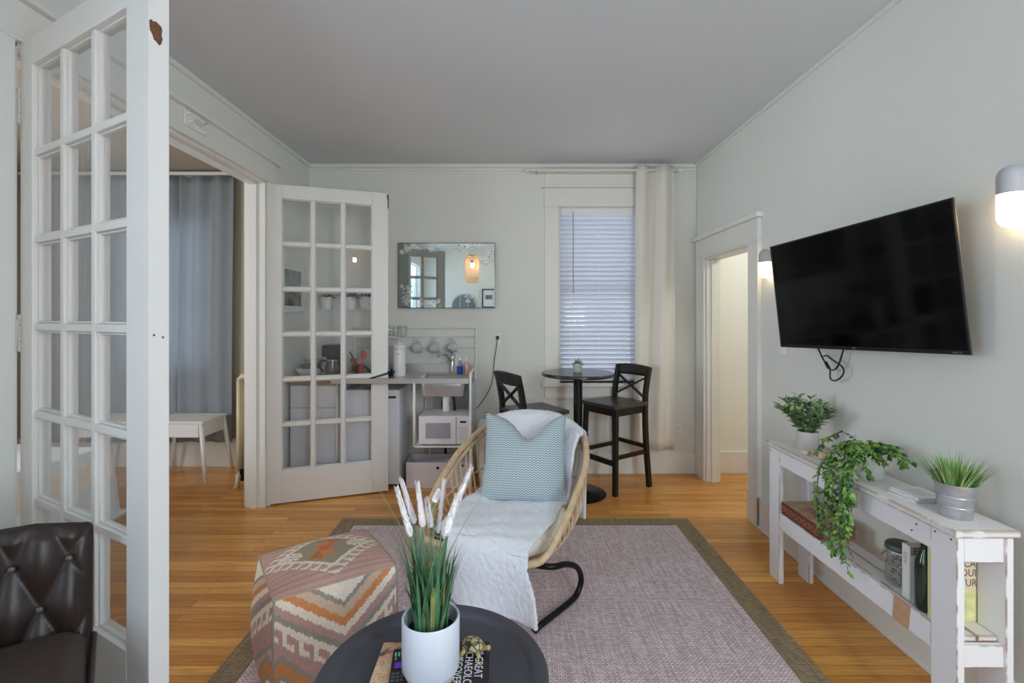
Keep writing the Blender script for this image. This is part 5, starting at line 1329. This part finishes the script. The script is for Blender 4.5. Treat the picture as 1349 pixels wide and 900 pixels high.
for i in range(18):   # over the front edge and down
    y = r.uniform(-.12, .06); ln = r.uniform(.08, .34) if i > 5 else r.uniform(.30, .43)
    y2 = y + r.uniform(-.05, .05)
    ln *= 1 - .4 * abs(y2 + .03) / .17
    vine([(r.uniform(-.03, .02), y * .4, .10), (-.06, y * .7, .135 + r.uniform(-.02, .02)), (-.12, y, .12 + r.uniform(-.03, .03)), (ex + r.uniform(-.03, .0), y2, .02), (ex - .012 + r.uniform(-.02, .01), y2 + r.uniform(-.02, .02), -ln * .5), (ex + r.uniform(-.02, .015), y2 + r.uniform(-.03, .03), -ln)], .62)
for i in range(16):   # crown over the pot
    a = r.uniform(0, 6.28); q = r.uniform(.05, .12); z_ = r.uniform(.12, .145)
    vine([(0, 0, .10), (q * .5 * math.cos(a), q * .5 * math.sin(a), z_), (min(.12, q * math.cos(a)), q * math.sin(a), z_ - r.uniform(.0, .05))], .9)
vine([(0, 0, .1), (-.01, -.06, .145), (.02, -.12, .125), (.03, -.15, .09)], .95); vine([(0, 0, .1), (.02, -.05, .14), (.04, -.10, .135), (.05, -.16, .105)], .9)
vine([(0, 0, .1), (-.06, -.03, .13), (-.07, -.07, .07), (-.068, -.085, .03)], .9); vine([(0, 0, .1), (-.05, .08, .17), (-.09, .15, .12), (-.12, .18, .05)], .9)
vs_.build('vines', STEM, p, smooth=True); v1.build('leaves', LEAF2, p, smooth=True); v2.build('dark_leaves', LEAF3, p, smooth=True)

# grass in zinc pot
p = thing('zinc_pot_grass', 'spiky green grass in a galvanised metal pot on the console', 'plant', (1.532, 1.672, CZ))
ZN = mat('galvanised_zinc', (196, 198, 202), .38, .85, vary=(40, .12))
MB().lathe([(.043, .0), (.045, .002), (.0575, .110), (.060, .114), (.060, .118), (.056, .118), (.054, .102), (.001, .102)], (0, 0, 0), 48).build('pot', ZN, p, auto=50)
mb = MB()
for z_ in (.04, .075): rr_ = .045 + .0125 * z_ / .1; mb.lathe([(rr_, z_ - .003), (rr_ + .0018, z_), (rr_, z_ + .003)], (0, 0, 0), 48)
mb.build('pressed_ribs', ZN, p, smooth=True)
r = random.Random(13); g = MB(); g_ = MB()
for i in range(240):
    a = r.uniform(0, 6.28); q = .048 * math.sqrt(r.random()); el = 1.53 - .5 * (q / .048) * r.uniform(.5, 1.2); Ls = r.uniform(.07, .125)
    d = Vector((math.cos(a) * math.cos(el), math.sin(a) * math.cos(el), math.sin(el))); b = Vector((q * math.cos(a), q * math.sin(a), .10))
    pts = [b + d * Ls * s / 5 + Vector((math.cos(a), math.sin(a), -.6)) * .012 * (s / 5) ** 2 for s in range(6)]
    pts = [Vector((min(k.x, .16), k.y, k.z)) for k in pts]
    (g if i % 4 else g_).blade(pts, r.uniform(.004, .007))
g.build('blades', mat('grass_blade_green', (110, 152, 80), .45, vary=(20, .3)), p, smooth=True); g_.build('light_blades', mat('pale_blade_green', (160, 186, 116), .45), p, smooth=True)

# white leaflets
for i in range(4):
    o = thing('leaflet', ['white leaflet at the bottom of the little stack on the console', 'white leaflet second from bottom in the little stack', 'white leaflet third from bottom in the little stack', 'white leaflet on top of the little stack beside the zinc pot'][i], 'leaflet', (1.537 + .003 * (i % 2), 1.845 - .004 * i, CZ + .0065 * i), R((4, -3, 6, 2)[i]), 'leaflet stack on the console')
    MB().box(-.055, .055, -.062, .062, 0, .0055).build('cover', mat('leaflet_white', (232, 230, 232), .5) if 'leaflet_white' not in MATS else MATS['leaflet_white'], o, bevel=.0008, seg=1)
    MB().box(-.0545, .0555, -.0625, .0615, .0015, .004).build('pages', mat('leaflet_grey', (176, 174, 178), .7) if 'leaflet_grey' not in MATS else MATS['leaflet_grey'], o)
    if i == 3: MB().box(-.03, .03, -.04, .035, .0055, .0058).build('printed_panel', MATS['leaflet_grey'] if False else mat('pale_print', (214, 210, 212), .5), o)

# lower shelf: old book box, jar, books, bottle
ob = thing('book_box', 'brown antique book shaped box on the lower shelf under the vine', 'box', (1.533, 2.425, SZ))
BRN = mat('worn_tan_leather', (176, 146, 118), .6, vary=(18, .25), bump=(60, .2, .003)); BUR = mat('burgundy_spine', (112, 54, 44), .55, vary=(50, .5))
MB().box(-.084, .084, -.162, .162, 0, .009).box(-.084, .084, -.162, .162, .056, .066).build('covers', BRN, ob, bevel=.003)
MB().box(-.072, .080, -.155, .155, .009, .056).build('page_block', mat('tan_page_block', (156, 128, 100), .8, bump=(200, .4, .003), stretch=(1, 1, 20)), ob)
MB().box(-.089, -.072, -.162, .162, .002, .064).build('spine', BUR, ob, bevel=.004)
mb = MB()
for k in range(9):
    y = -.14 + .035 * k; curlp = [(-.0895, y + .012 * math.cos(a), .033 + .014 * math.sin(a)) for a in [i * math.pi / 5 for i in range(10)]]
    mb.tube(curlp, .002, 5, True)
mb.build('spine_tooling', mat('faded_gilt', (176, 134, 100), .5, .3), ob)
mb = MB()
for a in range(7):
    an = a * .9; mb.leaf((.0, -.02, .0662), (math.cos(an), math.sin(an), 0), .045, .014, (0, 0, 1), 0, 0)
mb.tube([(-.02, -.06, .0664), (.0, -.02, .0664), (.01, .03, .0664), (-.01, .06, .0664)], .002, 5)
mb.build('cover_emblem', BUR, ob)
jr = thing('storage_jar', 'clip top glass jar with dark lid on the lower shelf', 'jar', (1.53, 1.905, SZ))
MB().lathe([(.001, 0), (.045, 0), (.05, .006), (.05, .105), (.044, .125), (.044, .135), (.041, .135), (.041, .122), (.046, .103), (.046, .008), (.001, .006)], (0, 0, 0), 36).build('glass_body', JARG, jr, auto=50)
MB().lathe([(.046, .137), (.05, .14), (.05, .152), (.042, .16), (.001, .16)], (0, 0, 0), 32).build('lid', mat('dark_green_grey_lid', (74, 82, 76), .4), jr, auto=50)
MB().lathe([(.045, .135), (.049, .132), (.049, .128), (.045, .126)], (0, 0, 0), 32).tube([(-.05, 0, .128), (-.062, -.004, .118), (-.062, -.004, .095), (-.054, 0, .09)], .0022, 6).tube([(-.05, .01, .128), (-.064, .012, .11), (-.055, .01, .15)], .0022, 6).build('wire_clip', STEEL, jr, smooth=True)
mb = MB(); r = random.Random(3)
for i in range(60):
    a = r.uniform(0, 6.28); q = .036 * math.sqrt(r.random()); z_ = r.uniform(.015, .1); d = Vector((r.uniform(-1, 1), r.uniform(-1, 1), r.uniform(-.4, .4))).normalized() * .008
    c = Vector((q * math.cos(a), q * math.sin(a), z_)); mb.tube([c - d, c + d], .0045, 6)
tag(mb.build('wrapped_sweets', mat('grey_foil_wraps', (176, 178, 178), .4, .3), jr, smooth=True), kind='stuff')
def shelfbook(label, y0, y1, x0, x1, hgt, m, pagem=None):
    b = thing('book', label, 'book', (x0, y0, SZ), 0, 'books on the lower console shelf')
    w, d = x1 - x0, y1 - y0
    MB().box(.0, w, 0, .003, 0, hgt).box(0, w, d - .003, d, 0, hgt).box(0, .003, .003, d - .003, 0, hgt).build('cover', m, b, bevel=.0008, seg=1)
    MB().box(.003, w - .004, .003, d - .003, .003, hgt - .003).build('pages', PAGE, b)
    return b
WB = mat('white_book_cover', (226, 224, 222), .4); GRYB = mat('grey_olive_cover', (150, 146, 132), .45)
b = shelfbook('white spined book with large letters and dark photo cover', 1.79, 1.825, 1.472, 1.60, .20, WB)
MB().box(.004, .126, -.0006, 0, .165, .198).build('title_band', GRYB, b)
MB().box(.018, .126, -.0006, 0, .035, .158).build('cover_photo', mat('dark_red_brown_photo', (52, 26, 26), .35, vary=(30, .5)), b)
stone((.075, -.001, .09), .03, (.9, .05, 1.1), 8, 'photo_fruit', mat('dusky_pink_print', (150, 96, 90), .4), b)
text('cover_title', 'ELY', .036, mat('charcoal_print', (58, 54, 52), .5), b, (.040, -.0008, .181), (R(90), 0, 0), .0002, 'CENTER', .9)
text('spine_title', 'SUZZ', .018, mat('grey_spine_print', (150, 146, 146), .5), b, (-.0004, .018, .15), (R(90), R(-90), R(-90)), .0002)
b = shelfbook('pale yellow book standing against the right console leg', 1.668, 1.695, 1.456, 1.612, .248, mat('pale_yellow_cover', (222, 214, 160), .45))
MB().box(.002, .155, -.0006, 0, .108, .246).build('title_panel', mat('cream_panel', (226, 214, 194), .5), b)
MB().box(.002, .155, -.0006, 0, .002, .108).build('cover_picture', mat('lime_picture', (214, 216, 158), .5, vary=(25, .18)), b)
for s, z_ in (('ICA', .198), ('OUI', .166), ('TUR', .132)): text('title_lettering', s, .036, mat('brown_print', (96, 56, 44), .5) if 'brown_print' not in MATS else MATS['brown_print'], b, (.117, -.0008, z_), (R(90), 0, 0), .0002, 'CENTER', .85)
bt = thing('green_bottle', 'dark green glass bottle between the books on the shelf', 'bottle', (1.482, 1.735, SZ))
MB().lathe([(.001, .0), (.024, .0), (.030, .008), (.0305, .16), (.025, .185), (.013, .21), (.012, .245), (.0145, .247), (.0145, .258), (.001, .258)], (0, 0, 0), 28).build('bottle_glass', mat('dark_green_glass', (24, 44, 28), .08, spec=.8), bt, auto=50)
MB().lathe([(.011, .258), (.011, .27), (.001, .27)], (0, 0, 0), 16).build('cork', mat('cork', (150, 116, 84), .9), bt)

# ------------------------------------------------------------------ behind the camera: what the mirror shows
lp = thing('pendant_lamp', 'slatted bamboo pendant lamp reflected in the wall mirror', 'pendant lamp', (-.73, -.5, 2.10))
BAM = mat('pale_bamboo', (226, 186, 138), .6)
for k in range(26):
    a = 2 * math.pi * k / 26; MB().tube([(.10 * math.cos(a), .10 * math.sin(a), 0), (.13 * math.cos(a), .13 * math.sin(a), .06), (.13 * math.cos(a), .13 * math.sin(a), .46), (.10 * math.cos(a), .10 * math.sin(a), .52)], .004, 6).build('slat', BAM, lp)
for z_, q in ((.0, .10), (.07, .131), (.45, .131), (.52, .10)): MB().tube([(q * math.cos(i * .262), q * math.sin(i * .262), z_) for i in range(24)], .007, 6, True).build('hoop', BAM, lp, smooth=True)
MB().ball((0, 0, .33), .035, 16, 10, (1, 1, 1.2)).build('bulb', emit('warm_bulb', (255, 222, 180), 110), lp, smooth=True)
MB().tube([(0, 0, .37), (0, 0, .43)], .018, 12).tube([(-.10, 0, .52), (.10, 0, .52)], .004, 6).build('socket', BLACKP, lp)
MB().tube([(0, 0, .43), (0, 0, H - 2.10)], .003, 6).build('cord', WHITEP, lp); MB().lathe([(.05, H - 2.10 - .03), (.055, H - 2.10)], (0, 0, 0), 20).build('canopy', WHITEP, lp, auto=40)
dup(lp, (.52, -.55, 2.10), 0, 'slatted bamboo pendant lamp reflected in the door glass')
ar = thing('arched_wall_decor', 'grey arched panel on the wall reflected in the mirror', 'wall decor', (-.95, YR + .002, 1.05))
GD = mat('blue_grey_panel_dark', (120, 130, 130), .5)
mb = MB(); n = 20; arc = [(.25 * math.cos(math.pi * i / n), .6 + .25 * math.sin(math.pi * i / n)) for i in range(n + 1)]
vs = [(x, 0, z) for x, z in [(.25, 0)] + arc + [(-.25, 0)]]; m_ = len(vs)
mb.add(vs + [(x, .018, z) for x, y, z in vs], [tuple(range(m_)), tuple(range(m_, 2 * m_))] + [(i, (i + 1) % m_, m_ + (i + 1) % m_, m_ + i) for i in range(m_)])
mb.build('panel', GD, ar)
MB().tube([(.25, .02, 0)] + [(x, .02, z) for x, z in arc] + [(-.25, .02, 0)], .014, 8).tube([(-.08, .02, 0), (-.08, .02, .83)], .01, 6).tube([(.08, .02, 0), (.08, .02, .83)], .01, 6).build('arch_frame', mat('pale_grey_frame', (176, 180, 178), .5), ar)
fr = thing('framed_photo', 'small dark framed photo reflected in the mirror corner', 'picture', (-.44, YR + .002, 1.82))
MB().box(-.14, -.12, 0, .02, -.19, .19).box(.12, .14, 0, .02, -.19, .19).box(-.12, .12, 0, .02, -.19, -.17).box(-.12, .12, 0, .02, .17, .19).build('frame', BLACKW, fr)
MB().box(-.12, .12, 0, .008, -.17, .17).build('mat_board', MATS['mat_board_white'], fr); MB().box(-.07, .07, .008, .01, -.02, .07).build('photo', mat('grey_photo', (110, 112, 110), .5), fr)

# ------------------------------------------------------------------ light
def area(name, loc, rot, sx, sy, power, col):
    l = bpy.data.lights.new(name, 'AREA'); l.shape = 'RECTANGLE'; l.size = sx; l.size_y = sy; l.energy = power; l.color = col
    o = bpy.data.objects.new(name, l); COL.objects.link(o); o.location = loc; o.rotation_euler = rot; return o
area('left_window_daylight', (XL - .13, -.25, 1.58), (R(85), 0, R(-90)), 1.38, 1.72, 34, (.52, .74, 1))
area('right_window_daylight', (XR + .11, -.48, 1.58), (R(75), 0, R(90)), 1.03, 1.72, 38, (.58, .76, 1))
area('rear_corner_fill_light', (1.40, YR - .12, 1.63), (R(90), 0, R(12)), .44, 1.7, 57, (.88, .96, 1))  # added fill towards the back wall, set in the made-up rear window
area('bedroom_fill_light', (BX - .15, 1.9, 1.6), (R(90), 0, R(-90)), 1.4, 1.6, 70, (.92, .96, 1))  # added fill for the bedroom, shining through a made-up opening
area('bedroom_window_daylight', (-3.3, 4.95, 1.65), (R(-90), 0, 0), 1.0, 1.4, 22, (.78, .88, 1))
area('back_window_daylight', ((WX0 + WX1) / 2, 4.85, 1.65), (R(-90), 0, 0), .9, 1.7, 10, (.80, .88, 1))
def point(name, loc, power, col, rad=.05):
    l = bpy.data.lights.new(name, 'POINT'); l.energy = power; l.color = col; l.shadow_soft_size = rad
    o = bpy.data.objects.new(name, l); COL.objects.link(o); o.location = loc; return o
point('hall_lamp', (2.5, 3.4, 2.4), 18, (1, .98, .92), .12)
point('bedroom_lamp', (-2.9, 2.2, 2.5), 3, (1, .86, .70), .12)
wd = bpy.data.worlds.new('sky'); SC.world = wd; wd.use_nodes = True
bg = wd.node_tree.nodes['Background']; bg.inputs['Color'].default_value = (.80, .88, 1, 1); bg.inputs['Strength'].default_value = .75

# ------------------------------------------------------------------ camera
cam = bpy.data.cameras.new('camera'); co = bpy.data.objects.new('camera', cam); COL.objects.link(co)
co.location = (0, 0, 1.43); co.rotation_euler = (R(90), 0, 0)
cam.sensor_width = 36; cam.sensor_fit = 'HORIZONTAL'; cam.lens = 640 / 1349 * 36
cam.shift_x = 2.5 / 1349; cam.shift_y = -32 / 1349; cam.clip_start = .05; cam.clip_end = 60
SC.camera = co
SC.cycles.diffuse_bounces = 8; SC.cycles.max_bounces = 16; SC.cycles.transparent_max_bounces = 24
vs_ = SC.view_settings; vs_.view_transform = 'Standard'; vs_.look = 'None'; vs_.gamma = 1; vs_.exposure = 0.0; vs_.use_curve_mapping = False
